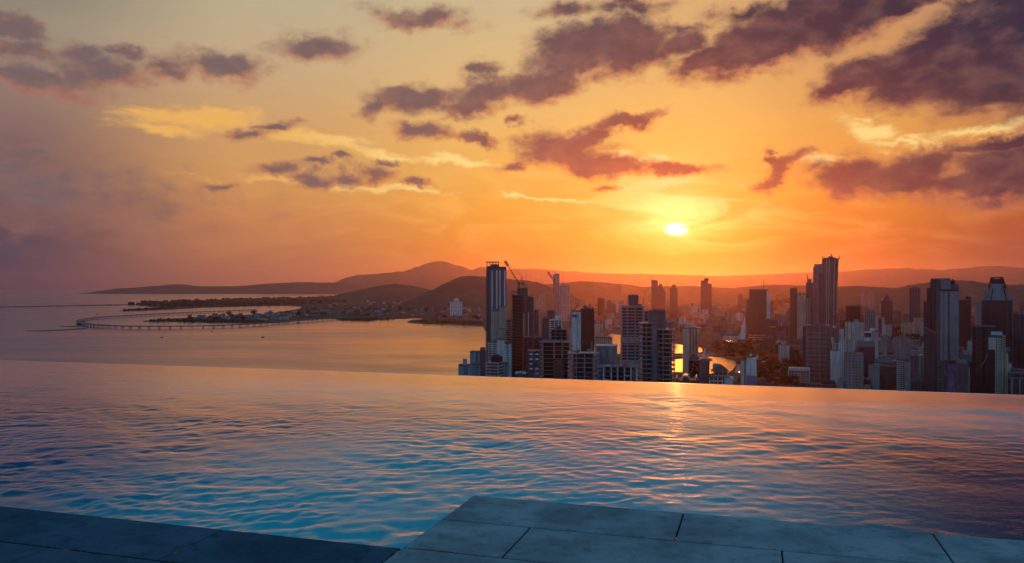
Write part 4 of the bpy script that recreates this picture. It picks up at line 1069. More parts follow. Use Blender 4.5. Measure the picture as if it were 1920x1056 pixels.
# white sail
B = Bld('sail_building', 'white curved sail rising from a low podium left of the dark slab tower', 'building', 1357, 1397, 2500)
n = 12; left = [(1380 + 16.4 * (i / n) ** .55, 636 - 42 * (i / n)) for i in range(n + 1)]
pts = [(1396.8, 636.5)] + [(1397.2, 594)] + left[::-1]
b = MB(); b.profile([(B.X(x), B.Z(y)) for x, y in pts][::-1], 0, 22); B.put('sail', b, M['white'])
b = MB(); b.box(B.X(1357), B.X(1382), -4, 26, 0, B.Z(633.6)); b.box(B.X(1356.6), B.X(1383), -5, 27, B.Z(633.6) + .003, B.Z(631.2)); B.put('podium', b, M['pink'])
for p in (1360, 1366, 1372, 1378):
    b = MB(); b.box(B.X(p), B.X(p + 3.6), -4.2, -4.003, 2, 5.5); B.put('window', b, M['gdark'])
# dark slab, the light on its right flank painted white
B = Bld('hotel_tower', 'dark slab tower with a pale right flank and a roof antenna', 'tower', 1399, 1444.4, 2580)
bl = block(B, 1405, 1437, 545, 30, 'brown', 'gdark', 5.4, 3.0, piers=12, pw=1.6, maxb=34)
b = MB(); b.box(B.X(1437.2), B.X(1440.6), -1, 30, 0, B.Z(549)); b.box(B.X(1441), B.X(1444), 0, 29, 0, B.Z(552)); B.put('flank', b, M['white'])
b = MB(); b.box(B.X(1405), B.X(1441), 1, 28, bl['h'] + .4, B.Z(542.6)); B.put('parapet', b, M['dark'])
block(B, 1399, 1404.6, 563, 24, 'brown', 'gdark', 5.4, 3.2, piers=1, y0=3, maxb=30)
antenna(B, 1431.6, 543, 523.4, 12, .8)
for j in range(4):
    b = MB(); z = j * 7.0; b.box(B.X(1401 + j * 1.2), B.X(1433 + j * .6), -22 + j * 4, -.4, z, z + 3.4); B.put('podium_terrace', b, M['pink'])
    g = MB(); g.box(B.X(1402.5 + j * 1.2), B.X(1432 + j * .6), -20 + j * 4, -.8, z + 3.403, z + 6.98); B.put('window_band', g, M['gdark'])
B = Bld('apartment_tower', 'brown tower with pale corner fins right of the antenna slab tower', 'tower', 1434, 1454.4, 2290)
bl = block(B, 1434.6, 1444, 599, 24, 'brown', 'gdark', 3.8, 1.6, cols=[0, .5, 1], pw=1.6); bl2 = block(B, 1444.2, 1454, 614.6, 24, 'brown', 'gdark', 3.8, 1.6, cols=[0, .4, .8, 1], pw=1.4, y0=-2)
roof_plant(B, 1436, 1441, 597, bl['h'], 5, 10, 'pink'); b = MB(); b.box(B.X(1441), B.X(1455), -4, 14, bl2['h'] + 1.4, bl2['h'] + 3); B.put('roof_slab', b, M['pink'])
b = MB()
for j in range(4): b.box(B.X(1435), B.X(1453), -9, -2.2, j * 4.4, j * 4.4 + 2)
B.put('podium', b, M['pale'])
# beige gabled
B = Bld('apartment_tower', 'beige gridded tower with gabled roof and a dark left shaft', 'tower', 1481, 1511, 2480)
bl = block(B, 1481, 1494.8, 541, 28, 'brown', 'gdark', 4.6, 2.6, piers=3, pw=2.4, maxb=45); roof_plant(B, 1487, 1494, 539.4, bl['h'], 4, 16, 'brown')
bl2 = block(B, 1495, 1511, 552.6, 26, 'beige', 'gdark', 4.6, 2.2, piers=7, pw=2.0, y0=-3, maxb=45)
for p in (1497, 1504):
    b = MB(); b.profile([(B.X(p), bl2['h']), (B.X(p + 6.6), bl2['h']), (B.X(p + 3.3), B.Z(546.6))], -2, 18); B.put('gable', b, M['brown'])
b = MB(); b.prism([(B.X(1484), -30), (B.X(1506), -44), (B.X(1511), -30), (B.X(1500), -4), (B.X(1486), -4)], 0, 16); b.prism([(B.X(1483), -31), (B.X(1506.4), -46), (B.X(1512), -30), (B.X(1500), -3.6), (B.X(1485), -3.6)], 16.003, 17.2); B.put('podium', b, M['brown'])
B = Bld('office_tower', 'dark tower with a roof box and thin mast left of the tallest flared tower', 'tower', 1511.4, 1534, 2330)
bl = block(B, 1511.4, 1534, 530.6, 30, 'slate', 'gdark', 4.2, 1.8, cols=[0, .14, .28, .5, .75, 1], pw=1.4, maxb=60); roof_plant(B, 1513.4, 1521.6, 523.6, bl['h'], 5, 14, 'slate')
antenna(B, 1514, 524, 513.6, 10, .7)
b = MB()
for q in (1514, 1518, 1525): b.box(B.X(q), B.X(q) + 1.6, -1.0, -.3, 0, B.Z(558))
B.put('fin', b, M['pale'])
B = Bld('office_tower', 'grey stepped tower directly behind the tallest flared tower', 'tower', 1524.4, 1544, 2260)
bl = block(B, 1524.6, 1532, 502, 30, 'grey', 'gdark', 4.2, 2.0, piers=2, maxb=60); bl2 = block(B, 1526.6, 1544, 496, 26, 'grey', 'gdark', 4.2, 2.2, piers=5, pw=1.6, y0=3, maxb=60)
# tallest flared tower
B = Bld('office_tower', 'tallest tower at the right with a flared top and horn-like corner masts', 'tower', 1535, 1575.6, 2150)
zt = B.Z(486); zb = 0
def flare(px, side):
    pts = []
    for i in range(11):
        s_ = i / 10; pts.append((B.X(px + side * (4.4 * s_ ** 2.2)), zb + (zt - zb) * s_))
    return pts
L_, R_ = [(B.X(1541), zb), (B.X(1541.6), zt)], flare(1568.4, 1)
for j in range(48):
    s0 = j / 48; z0_, z1_ = zt * s0, zt * (s0 + 1 / 48)
    xr = lambda z: B.X(1568.4 + 4.4 * (z / zt) ** 2.2)
    if j == 0:
        wb = MB(); gb = MB()
    wb.prism([(B.X(1541), 0), (xr(z0_), 0), (xr(z0_), 30), (B.X(1541), 30)], z0_, z0_ + 2.0, 0)
    gb = MB(); gb.prism([(B.X(1541) + .4, .4), (xr(z0_) - .4, .4), (xr(z0_) - .4, 29.6), (B.X(1541) + .4, 29.6)], z0_ + 2.003, z1_ - .003, 0, [(B.X(1541) + .4, .4), (xr(z1_) - .4, .4), (xr(z1_) - .4, 29.6), (B.X(1541) + .4, 29.6)])
    B.put('window_band', gb, M['gdark'])
B.put('wall', wb, M['slate'])
for q, dx in ((1541.6, 0), (1545.4, .3), (1549, .6), (1553, 1.2), (1558, 2.0), (1562, 2.8), (1566.4, 4.0)):
    b = MB(); n = 8
    for i in range(n):
        f0, f1 = (i / n), ((i + 1) / n)
        xa_, xb_ = B.X(q + dx * f0 ** 2.2), B.X(q + dx * f1 ** 2.2)
        b.add([(xa_, -1, zt * f0), (xa_ + 1.6, -1, zt * f0), (xb_ + 1.6, -1, zt * f1), (xb_, -1, zt * f1), (xa_, .3, zt * f0), (xa_ + 1.6, .3, zt * f0), (xb_ + 1.6, .3, zt * f1), (xb_, .3, zt * f1)],
              [(0, 1, 2, 3), (1, 5, 6, 2), (5, 4, 7, 6), (4, 0, 3, 7)])
    B.put('fin', b, M['pale'] if q in (1549, 1553, 1562) else M['slate'])
b = MB(); b.box(B.X(1541), B.X(1572.6), 0, 30, zt, zt + 1.5); b.box(B.X(1545), B.X(1568), 4, 24, zt + 1.503, B.Z(483)); b.box(B.X(1553), B.X(1562), 6, 20, B.Z(483) + .003, B.Z(480.6)); B.put('roof', b, M['slate'])
for (xa_, ya_, xb_, yb_) in ((1543.4, 486, 1542, 479), (1573, 486, 1574.6, 478.6)):
    b = MB(); b.add([(B.X(xa_) - 1.6, 1, B.Z(ya_)), (B.X(xa_) + 1.6, 1, B.Z(ya_)), (B.X(xb_) + .5, 1, B.Z(yb_)), (B.X(xb_) - .5, 1, B.Z(yb_)), (B.X(xa_) - 1.6, 5, B.Z(ya_)), (B.X(xa_) + 1.6, 5, B.Z(ya_)), (B.X(xb_) + .5, 3, B.Z(yb_)), (B.X(xb_) - .5, 3, B.Z(yb_))],
        [(0, 1, 2, 3), (1, 5, 6, 2), (5, 4, 7, 6), (4, 0, 3, 7), (3, 2, 6, 7)]); B.put('horn', b, M['slate'])
antenna(B, 1559, 481, 475.6, 12, .7)
block(B, 1535.4, 1540.8, 512, 26, 'slate', 'gdark', 4.4, 2, piers=2, y0=2, maxb=55)
# gridded glass building
B = Bld('office_block', 'wide grey glass office block with a fine white grid and rounded roof corners', 'building', 1504.6, 1568.6, 1500)
bl = block(B, 1511.4, 1556, 612, 34, 'slate', 'ggrey', 3.6, .5, cols=[i / 8 for i in range(9)], pw=.5, proud=.2, maxb=44)
b2 = block(B, 1505, 1511, 613.6, 28, 'dark', 'gdark', 3.6, 1.2, cols=[0, 1], pw=.8, y0=4, maxb=44); b3 = block(B, 1556.4, 1568.4, 615, 28, 'slate', 'ggrey', 3.6, .8, cols=[0, .5, 1], pw=.6, y0=4, maxb=44)
for j in range(11):
    z = 6 + j * 8.6; b = MB(); b.box(B.X(1511.4), B.X(1556), -.5, -.22, z, z + .5); B.put('ledge', b, M['pale'])
for (p0, p1, pt) in ((1511.6, 1521, 608.8), (1527, 1548, 607.4), (1550, 1557, 608.6), (1560.6, 1568, 611)):
    b = MB(); x0, x1 = B.X(p0), B.X(p1); zb_ = bl['h'] if p0 < 1560 else b3['h']; zt_ = B.Z(pt)
    b.profile([(x0, zb_), (x1, zb_), (x1, zb_ + (zt_ - zb_) * .6), (x1 - 1.2, zt_), (x0 + 1.2, zt_), (x0, zb_ + (zt_ - zb_) * .6)], 2, 16); B.put('roof_plant', b, M['pale'] if p0 != 1527 else M['slate'])
# white fluted tower
B = Bld('apartment_tower', 'white tower with a tapered striped front before the gridded glass block', 'tower', 1556.8, 1585, 1460)
bl = block(B, 1557.2, 1573.4, 658, 20, 'white', 'ggrey', 3.3, 1.9, cols=[0, .14, .3, .44, .58, .72, .86, 1], pw=1.1, blank=[(0, .16), (.84, 1)], maxb=30)
b2 = slabs(B, 1561, 1573, 645, 16, 3.6, .7, .5, 'white', core='gdark', inset=1.2, z0=bl['h'] + .3, y0=2, colx=(1561.6, 1566, 1572.4), colw=1.2)
b3 = block(B, 1573.8, 1581.6, 617, 22, 'white', 'gdark', 3.3, 1.4, cols=[0, .5, 1], pw=1.7, y0=2, maxb=44); b4 = block(B, 1581.9, 1585, 633, 18, 'pale', 'gdark', 3.3, 1.4, cols=[0, 1], pw=1.0, y0=4)
b = MB(); b.box(B.X(1564), B.X(1573.6), 0, 16, B.Z(642), B.Z(622)); B.put('upper_wall', b, M['slate'])
b = MB(); b.profile([(B.X(1557.4), B.Z(637)), (B.X(1563.6), B.Z(638)), (B.X(1563.6), B.Z(632.6)), (B.X(1557.4), B.Z(632.2))], -1, 8); b.profile([(B.X(1558.4), B.Z(643.6)), (B.X(1563.6), B.Z(643.6)), (B.X(1563.6), B.Z(638) - .01), (B.X(1558.4), B.Z(637.4) - .01)], 0, 8); B.put('billboard_panel', b, M['beige'])
rlab(B, b3, 2, 21)
# pale gridded
B = Bld('apartment_tower', 'pale tower of regular windows and a raised centre right of the white tapered tower', 'tower', 1584.8, 1620.6, 1750)
bl = block(B, 1585, 1601, 604.5, 24, 'pale', 'gdark', 3.4, 1.6, cols=[0, .12, .38, .5, .62, .88, 1], pw=2.0); b2 = block(B, 1601.3, 1609.4, 602.4, 26, 'pale', 'gdark', 3.4, 1.8, cols=[0, .5, 1], pw=2.0, y0=-2); b3 = block(B, 1609.7, 1620.4, 604.5, 24, 'pale', 'gdark', 3.4, 1.6, cols=[0, .3, .5, .7, 1], pw=2.0)
roof_plant(B, 1602.6, 1608.4, 600, b2['h'], 4, 10, 'pale')
B = Bld('office_block', 'black glass box with pale edge lines in front of the regular windowed tower', 'building', 1601.8, 1633, 1560)
bl = block(B, 1602, 1632.8, 659.6, 28, 'black', 'gdark', 3.7, .6, cols=[0, .28, .74, 1], pw=.5, proud=.3); b = MB()
for q in (1602.2, 1610.8, 1625): b.box(B.X(q), B.X(q) + .9, -.6, -.31, 0, B.Z(660.4))
B.put('fin', b, M['bluegrey'])
B = Bld('apartment_tower', 'bright white tower with a black top floor and a right side painted in shade', 'tower', 1620.6, 1647, 1520)
bl = block(B, 1621, 1634, 633, 22, 'white', 'gdark', 3.3, 2.0, cols=[0, .3, .62, 1], pw=2.6, blank=[(0, .42)], maxb=36)
b2 = block(B, 1634.3, 1646.6, 622.6, 22, 'pale', 'gdark', 3.3, 1.6, cols=[0, .28, .5, 1], pw=1.6, blank=[(.5, 1)], maxb=40)  # shade on the right side put into its greyer wall colour
b = MB(); b.box(B.X(1621), B.X(1633.8), 0, 20, bl['h'] + .4, B.Z(624.6)); B.put('top_floor', b, M['black'])
b = MB(); b.box(B.X(1620.8), B.X(1634.2), -.5, 21, B.Z(624.6) + .003, B.Z(622.6)); B.put('cornice', b, M['white'])
roof_plant(B, 1631, 1640.6, 616.6, b2['h'], 4, 10, 'white')
far_tower('office_tower', 'dark flat topped tower just right of the tallest flared tower', 1585.6, 1613, 574.4, 2350, 'black', (1588, 1611, 573), 4)
B, bl = far_tower('office_tower', 'grey flat tower above the bright white tower', 1620, 1641, 583, 2150, 'grey', (1624, 1636, 580.8), 5, sp=1.4)
B = Bld('apartment_tower', 'pale framed tower with a blue glass stripe right of the grey flat tower', 'tower', 1641.6, 1658.6, 2350)
bl = block(B, 1641.8, 1658.4, 595, 24, 'pink', 'gblue', 4, 1.6, cols=[0, .2, .8, 1], pw=3.4, blank=[(0, .26), (.74, 1)]); b = MB(); b.box(B.X(1646.5), B.X(1653.5), -.6, -.26, 0, B.Z(598)); B.put('glass_strip', b, M['gblue']); roof_plant(B, 1642, 1651, 592.6, bl['h'], 3, 10, 'pink')
B = Bld('office_block', 'small white box with finned front at the pool edge', 'building', 1478, 1518.4, 1480)
bl = block(B, 1478, 1518, 697, 24, 'pale', 'ggrey', 3.6, .6, cols=[i / 14 for i in range(15)], pw=.6, proud=.6, z0=0)
b = MB(); b.box(B.X(1478), B.X(1518.4), -1, 24, bl['h'] + 1.4, B.Z(690.6)); b.box(B.X(1478), B.X(1479.4), -1.2, -.61, 0, bl['h'] + 1.38); b.box(B.X(1517), B.X(1518.4), -1.2, -.61, 0, bl['h'] + 1.38); B.put('top_wall', b, M['pale'])
b = MB(); b.box(B.X(1474), B.X(1512), -26, -3, 0, B.Z(721)); B.put('podium', b, M['slate'])
B = Bld('office_tower', 'white slab block with a blue lower half and a dark left wing', 'tower', 1389, 1418.6, 1300)
bl = plain(B, 1400, 1418.4, 671.4, 16, 'white', 'wall', z0=B.Z(704)); b = MB()
for j in range(12):
    z = B.Z(676) - j * 2.3; b.box(B.X(1407.2), B.X(1408), -.12, -.003, z - 1.0, z); 
B.put('slot_window', b, M['black'])
b = MB(); b.box(B.X(1399.8), B.X(1418.6), -.4, 16.4, 0, B.Z(704) - .003); b.box(B.X(1400), B.X(1418), -.7, -.41, B.Z(717), B.Z(716)); B.put('blue_base', b, M['blue'])
b = MB(); b.box(B.X(1401), B.X(1412), 2, 12, bl['h'], B.Z(669.8)); B.put('roof_plant', b, M['black'])
b2 = block(B, 1389, 1399.6, 678, 18, 'pale', 'gdark', 3.3, 1.0, cols=[0, .5, 1], pw=1.2, y0=2, blank=[(0, .42)])
B = Bld('market_hall', 'low hall with ribbed silver metal roofs beside the white tapered tower', 'building', 1568, 1634, 1420)
for j in range(5):
    b = MB(); p0 = 1570 + j * 12.4; n = 6
    arc = [(B.X(p0 + 12 * i / n), B.Z(716 + j * 1.6) + 5 * math.sin(math.pi * i / n)) for i in range(n + 1)]
    b.profile([(B.X(p0), 0), (B.X(p0 + 12), 0)] + arc[::-1], -34, 14)
    for r_ in range(8): b.box(B.X(p0) + .5, B.X(p0 + 12) - .5, -33 + r_ * 6, -32.6 + r_ * 6, B.Z(716 + j * 1.6) + 1.5, B.Z(716 + j * 1.6) + 5.25)
    B.put('roof_vault', b, M['metalroof'] if j % 2 == 0 else M['slate'])
B = Bld('parking_deck', 'low dark parking deck with a pale roof edge beneath the gridded glass block', 'building', 1512, 1570, 1380)
bl = block(B, 1512, 1568, 722, 30, 'slate', 'gdark', 3.4, 1.4, cols=[i / 6 for i in range(7)], pw=.7); b = MB(); b.box(B.X(1540), B.X(1566), 4, 22, bl['h'], bl['h'] + 6); B.put('ramp_house', b, M['black'])
# ------------------------------------------------------------------ far right group
B = Bld('apartment_tower', 'faint tower with a pointed roof on the right before the dark ridge', 'tower', 1651.6, 1674.4, 2900)
bl = block(B, 1652, 1674, 564, 30, 'brown', 'gdark', 5, 2.6, piers=4, pw=2.6, maxb=36); x0, x1 = bl['x0'], bl['x1']
b = MB(); b.prism([(x0 + 5, 4), (x1 - 5, 4), (x1 - 5, 26), (x0 + 5, 26)], bl['h'], B.Z(551), 0, [((x0 + x1) / 2 - .6, 14), ((x0 + x1) / 2 + .6, 14), ((x0 + x1) / 2 + .6, 16), ((x0 + x1) / 2 - .6, 16)]); B.put('pointed_roof', b, M['brown'])
B, bl = far_tower('apartment_tower', 'faint flat tower right of the pointed roof tower', 1705, 1725.6, 541, 2800, 'slate', (1709, 1719, 537.6), 4)
B = Bld('office_tower', 'huge grey tower with smooth pale front strips and a flat dark crown', 'tower', 1731, 1798, 1350)
bl = plain(B, 1763, 1797.4, 544, 34, 'grey', 'wall', bev=1.5); 
b = MB()
for j in range(52):
    z = 10 + j * 3.1; b.box(B.X(1768.4), B.X(1769.8), -.2, -.003, z, z + 1.7)
B.put('slot_window', b, M['black'])
b = MB(); b.box(B.X(1777.6), B.X(1780.6), -.35, -.003, 0, B.Z(548)); B.put('glass_strip', b, M['gdark'])
b = MB(); b.box(B.X(1763), B.X(1797.2), -.9, -.36, B.Z(546), B.Z(543.2)); B.put('cornice', b, M['black'])
b = MB(); b.box(B.X(1755), B.X(1762.8), 2, 30, 0, B.Z(544)); B.put('side_strip', b, M['slate'])
b2 = block(B, 1745, 1754.8, 523.6, 30, 'black', 'gdark', 3.6, 1.2, cols=[0, .1, 1], pw=1.0, y0=6, maxb=60)
b3 = block(B, 1737.6, 1744.8, 541, 26, 'black', 'gdark', 3.6, 1.2, cols=[0, .5, 1], pw=1.0, y0=8); b4 = block(B, 1731.4, 1737.4, 567, 24, 'dark', 'gdark', 3.6, 1.6, cols=[0, .5, 1], pw=1.0, y0=10)
b = MB(); b.box(B.X(1755), B.X(1797.6), 8, 33, B.Z(544) + .003, B.Z(533.4)); b.box(B.X(1755), B.X(1782.6), 6, 33.4, B.Z(533.4) + .003, B.Z(523)); b.box(B.X(1751), B.X(1781), 7, 32, B.Z(523) + .003, B.Z(522)); B.put('crown', b, M['slate'])
b = MB(); b.box(B.X(1764), B.X(1782), 5.4, 5.99, B.Z(542), B.Z(524)); B.put('crown_panel', b, M['grey'])
b = MB(); b.tube((B.X(1787), 16, B.Z(533.4)), (B.X(1787), 16, B.Z(526)), 3.4, 12, 3.8); b.tube((B.X(1787), 16, B.Z(526)), (B.X(1787), 16, B.Z(523.4)), 2.2, 12, 1.0); B.put('roof_drum', b, M['dark'])
far_tower('office_tower', 'dark slab tower close behind the huge grey tower on its right', 1798, 1820.6, 563, 1950, 'black', (1810.4, 1820.4, 556.6), 3)
# crowned tower
B = Bld('office_tower', 'dark tower at the right with a domed shoulder and open lattice crown', 'tower', 1839, 1899, 1700)
bl = block(B, 1840.4, 1898, 564, 44, 'black', 'gdark', 3.8, 1.3, piers=10, pw=1.0, maxb=60)
b = MB(); n = 10
out = [(1843.5 + 14 * (i / n) ** .6 * 1.0, 563 - 32 * math.sin(i / n * math.pi / 2)) for i in range(n + 1)]
prof_l = [(1843.6, 563), (1844.6, 556), (1847, 548), (1850.6, 540), (1856, 532)]
prof_r = [(1883, 532), (1887.6, 540), (1891.6, 548), (1894.4, 556), (1896, 563)]
b.profile([(B.X(x), B.Z(y)) for x, y in prof_l + prof_r][::-1], 2, 40); B.put('shoulder_dome', b, M['grey'])
for (x0, y0, x1, y1) in ((1853, 541, 1858.6, 520.6), (1886.4, 541, 1880, 520.4), (1853, 541, 1862, 532), (1886, 541, 1877, 532), (1858.6, 520.6, 1880, 520.4)):
    b = MB(); b.tube((B.X(x0), 1, B.Z(y0)), (B.X(x1), 4, B.Z(y1)), 1.3, 6); B.put('crown_rib', b, M['black'])
b = MB(); b.profile([(B.X(1854.6), B.Z(541)), (B.X(1861.6), B.Z(546)), (B.X(1864), B.Z(540)), (B.X(1876), B.Z(540)), (B.X(1880), B.Z(545)), (B.X(1885.4), B.Z(541)), (B.X(1880), B.Z(521.4)), (B.X(1869.4), B.Z(523)), (B.X(1858.8), B.Z(521.4))], 6, 30); B.put('crown', b, M['dark'])
for q in (1859, 1879.6): 
    b = MB(); b.box(B.X(q) - 1, B.X(q) + 1, 6, 9, B.Z(522), B.Z(519.6)); B.put('crown_tip', b, M['dark'])
for (xa_, xb_) in ((1861.4, 1858), (1884.6, 1887.6)):
    b = MB(); b.tube((B.X(xa_ - (0 if xa_ < 1870 else 3)), .6, B.Z(541)), (B.X(xb_), .6, B.Z(564)), 1.0, 6); B.put('crown_rib', b, M['black'])
B = Bld('office_block', 'black slab at the right edge of the picture beyond the lattice crowned tower', 'tower', 1900, 1932, 1550)
bl = block(B, 1900, 1932, 589.6, 34, 'black', 'gdark', 3.8, 1.2, cols=[0, .25, .5, .75, 1], pw=1.0)
B = Bld('office_block', 'black windowless block under the lattice crowned tower', 'building', 1822, 1868, 1280)
bl = block(B, 1823, 1866, 612.6, 34, 'black', 'gdark', 3.8, 2.2, cols=[0, .5, 1], pw=4); b = MB()
for i in range(10):
    a0, a1 = i / 10, (i + 1) / 10
    b.tube((B.X(1839 + 12 * math.sin(a0 * 1.5)), -.6, B.Z(688 - 26 * a0)), (B.X(1839 + 12 * math.sin(a1 * 1.5)), -.6, B.Z(688 - 26 * a1)), .35, 5)
B.put('light_arc', b, M['pale']); rlab(B, bl, 4, 31)
B = Bld('apartment_tower', 'beige balconied tower with a broad cap in front of the black blocks', 'tower', 1852.6, 1890, 1240)
bl = block(B, 1866, 1880.6, 633, 22, 'beige', 'gdark', 3.3, 1.2, cols=[0, .3, .5, .75, 1], pw=.9, maxb=44); b2 = block(B, 1853.4, 1865.6, 634, 20, 'beige', 'gdark', 3.3, 1.6, cols=[0, .3, .62, 1], pw=2.4, blank=[(.28, .5)], z0=B.Z(656), y0=1)
b = MB(); b.profile([(B.X(1857), B.Z(629)), (B.X(1880), B.Z(629)), (B.X(1879), B.Z(623)), (B.X(1858.6), B.Z(623))], 1, 18); B.put('cap', b, M['pale'])
b3 = slabs(B, 1880.9, 1884.4, 630, 16, 3.3, 1.0, .6, 'beige', core='gdark', inset=.9, y0=2, maxb=44); b4 = block(B, 1884.6, 1889.4, 661, 18, 'beige', 'gdark', 3.3, 1.4, cols=[0, 1], pw=1.2, y0=3)
b = MB(); b.box(B.X(1853.4), B.X(1865.6), 1, 21, 0, B.Z(656) - .01); B.put('lower_wall', b, M['black'])
B = Bld('apartment_tower', 'round fronted balcony tower with a dark roof disc left of the huge grey tower', 'tower', 1680, 1708, 1290)
plan = arc_plan(B.X(1682) - .5, B.X(1697) + .5, 0, 22, 3.2)
bl = slabs(B, 1682, 1697, 677, 20, 3.3, 1.0, .6, 'pale', core='gdark', inset=1.4, plan=plan, maxb=36); b2 = block(B, 1697.3, 1707, 680, 22, 'grey', 'gdark', 3.3, 2.0, cols=[0, 1], pw=3, blank=[(0, .9)])
b = MB(); b.prism([(B.X(1692) + 9 * math.cos(a), 6 + 7 * math.sin(a)) for a in [2 * math.pi * i / 18 for i in range(18)]], bl['h'] + .1, bl['h'] + 2.4); B.put('roof_disc', b, M['dark'])
B = Bld('apartment_block', 'narrow pale balcony block between the round fronted tower and the huge grey tower', 'building', 1724, 1732.4, 1420)
bl = slabs(B, 1724.4, 1732, 666, 16, 3.3, 1.1, .5, 'pale', core='gdark', inset=.8, maxb=30, colx=(1725, 1731.6), colw=.7)
B = Bld('office_block', 'dark block with a slanted roof at the left foot of the huge grey tower', 'building', 1732, 1756, 1260)
bl = block(B, 1732.4, 1755.6, 626, 24, 'dark', 'gdark', 3.5, 1.8, cols=[0, .16, .5, .7, 1], pw=1.8, roofpar=0); b = MB(); b.profile([(bl['x0'], bl['h']), (bl['x1'], bl['h']), (bl['x1'], bl['h'] + 1), (bl['x0'] + 1, B.Z(614))], 0, 22); B.put('slanted_roof', b, M['brown'])
B = Bld('apartment_tower', 'dark round tower with a hatched front at the pool edge under the huge grey tower', 'tower', 1768, 1796, 1130)
cx_, r_ = B.X(1782), (B.X(1795.4) - B.X(1768.6)) / 2
pl_ = [(cx_ + r_ * math.cos(a), 13 + r_ * math.sin(a)) for a in [2 * math.pi * i / 24 for i in range(24)]]
h_ = B.Z(683); n_ = 28
w_ = MB(); w_.prism(pl_, 0, .5); me = w_.mesh('floor_slab', M['slate'])
for j in range(n_): put('floor_slab', me, B.root, (0, 0, h_ * (j + 1) / n_ - .5))
c = MB(); c.prism([(cx_ + (x - cx_) * .93, 13 + (y - 13) * .93) for x, y in pl_], 0, h_ - .51); B.put('glass_drum', c, M['gblue'])
c = MB(); c.prism([(cx_ + (x - cx_) * .97, 13 + (y - 13) * .97) for x, y in pl_], h_ + .003, h_ + 4.6, 0, [(cx_ + (x - cx_) * .8, 13 + (y - 13) * .8) for x, y in pl_]); B.put('roof_cone', c, M['black'])
B = Bld('apartment_block', 'plain blue grey block with tiny windows right of the dark round tower', 'building', 1795, 1818, 1180)
bl = block(B, 1796, 1813, 684, 20, 'slate', 'gblue', 3.3, 2.1, cols=[i / 7 for i in range(8)], pw=1.5); b = MB(); b.box(B.X(1816.6), B.X(1817.6), 0, 6, 0, B.Z(690)); B.put('pale_edge', b, M['pale'])
B = Bld('shopping_mall', 'wide brown roofed mall in front of the woods at the right', 'building', 1662, 1716, 1950)
bl = block(B, 1663, 1715, 662, 60, 'brown', 'gdark', 5, 2.4, cols=[i / 8 for i in range(9)], pw=2, rmat='brown'); b = MB(); b.prism([(bl['x0'] + 4, 6), (bl['x1'] - 12, 6), (bl['x1'] - 12, 50), (bl['x0'] + 4, 50)], bl['h'] + 1.2, B.Z(653), 0, [(bl['x0'] + 12, 14), (bl['x1'] - 22, 14), (bl['x1'] - 22, 42), (bl['x0'] + 12, 42)]); B.put('upper_roof', b, M['brown'])
B = Bld('apartment_block', 'grey angular block standing left of the brown roofed mall', 'building', 1647, 1671, 2150)
bl = block(B, 1648, 1670, 634, 26, 'grey', 'gdark', 3.6, 2.2, cols=[0, .5, 1], pw=3, blank=[(0, .8)]); roof_plant(B, 1652, 1664, 628.6, bl['h'], 5, 12, 'grey')
B = Bld('office_block', 'dark low block with a roof mast left of the round fronted balcony tower', 'building', 1648, 1680, 1330)
bl = block(B, 1649, 1679, 688, 24, 'dark', 'gdark', 3.5, 1.4, cols=[0, .33, .66, 1], pw=.9); rlab(B, bl, 5, 32); antenna(B, 1666, 687, 681, 6, .3)
B = Bld('office_block', 'low dark terraces with pale roof lines at the right edge by the pool', 'building', 1888, 1925, 1200)
for j, (p0, p1, pt) in enumerate(((1894, 1925, 694), (1890, 1922, 699), (1892, 1925, 707))):
    bl = block(B, p0, p1, pt, 14, 'dark' if j else 'mid', 'gdark', 3.4, 1.2, y0=-j * 15, cols=[0, .25, .5, .75, 1], pw=.8)
for q in (1897, 1911.4): 
    b = MB(); b.box(B.X(q), B.X(q) + 1, -30.9, -30.3, 0, B.Z(708)); B.put('pier', b, M['pale'])
B = Bld('apartment_tower', 'grey banded block in the gap between the huge grey tower and the black blocks', 'building', 1797, 1820, 1650)
bl = block(B, 1799, 1818, 668, 20, 'brown', 'gdark', 3.6, 1.4, cols=[0, .5, 1], pw=1); b = MB(); b.box(bl['x0'] - 2, bl['x1'] + 2, -3, 20, bl['h'] - 8, bl['h'] - 6.6); B.put('ledge', b, M['beige'])
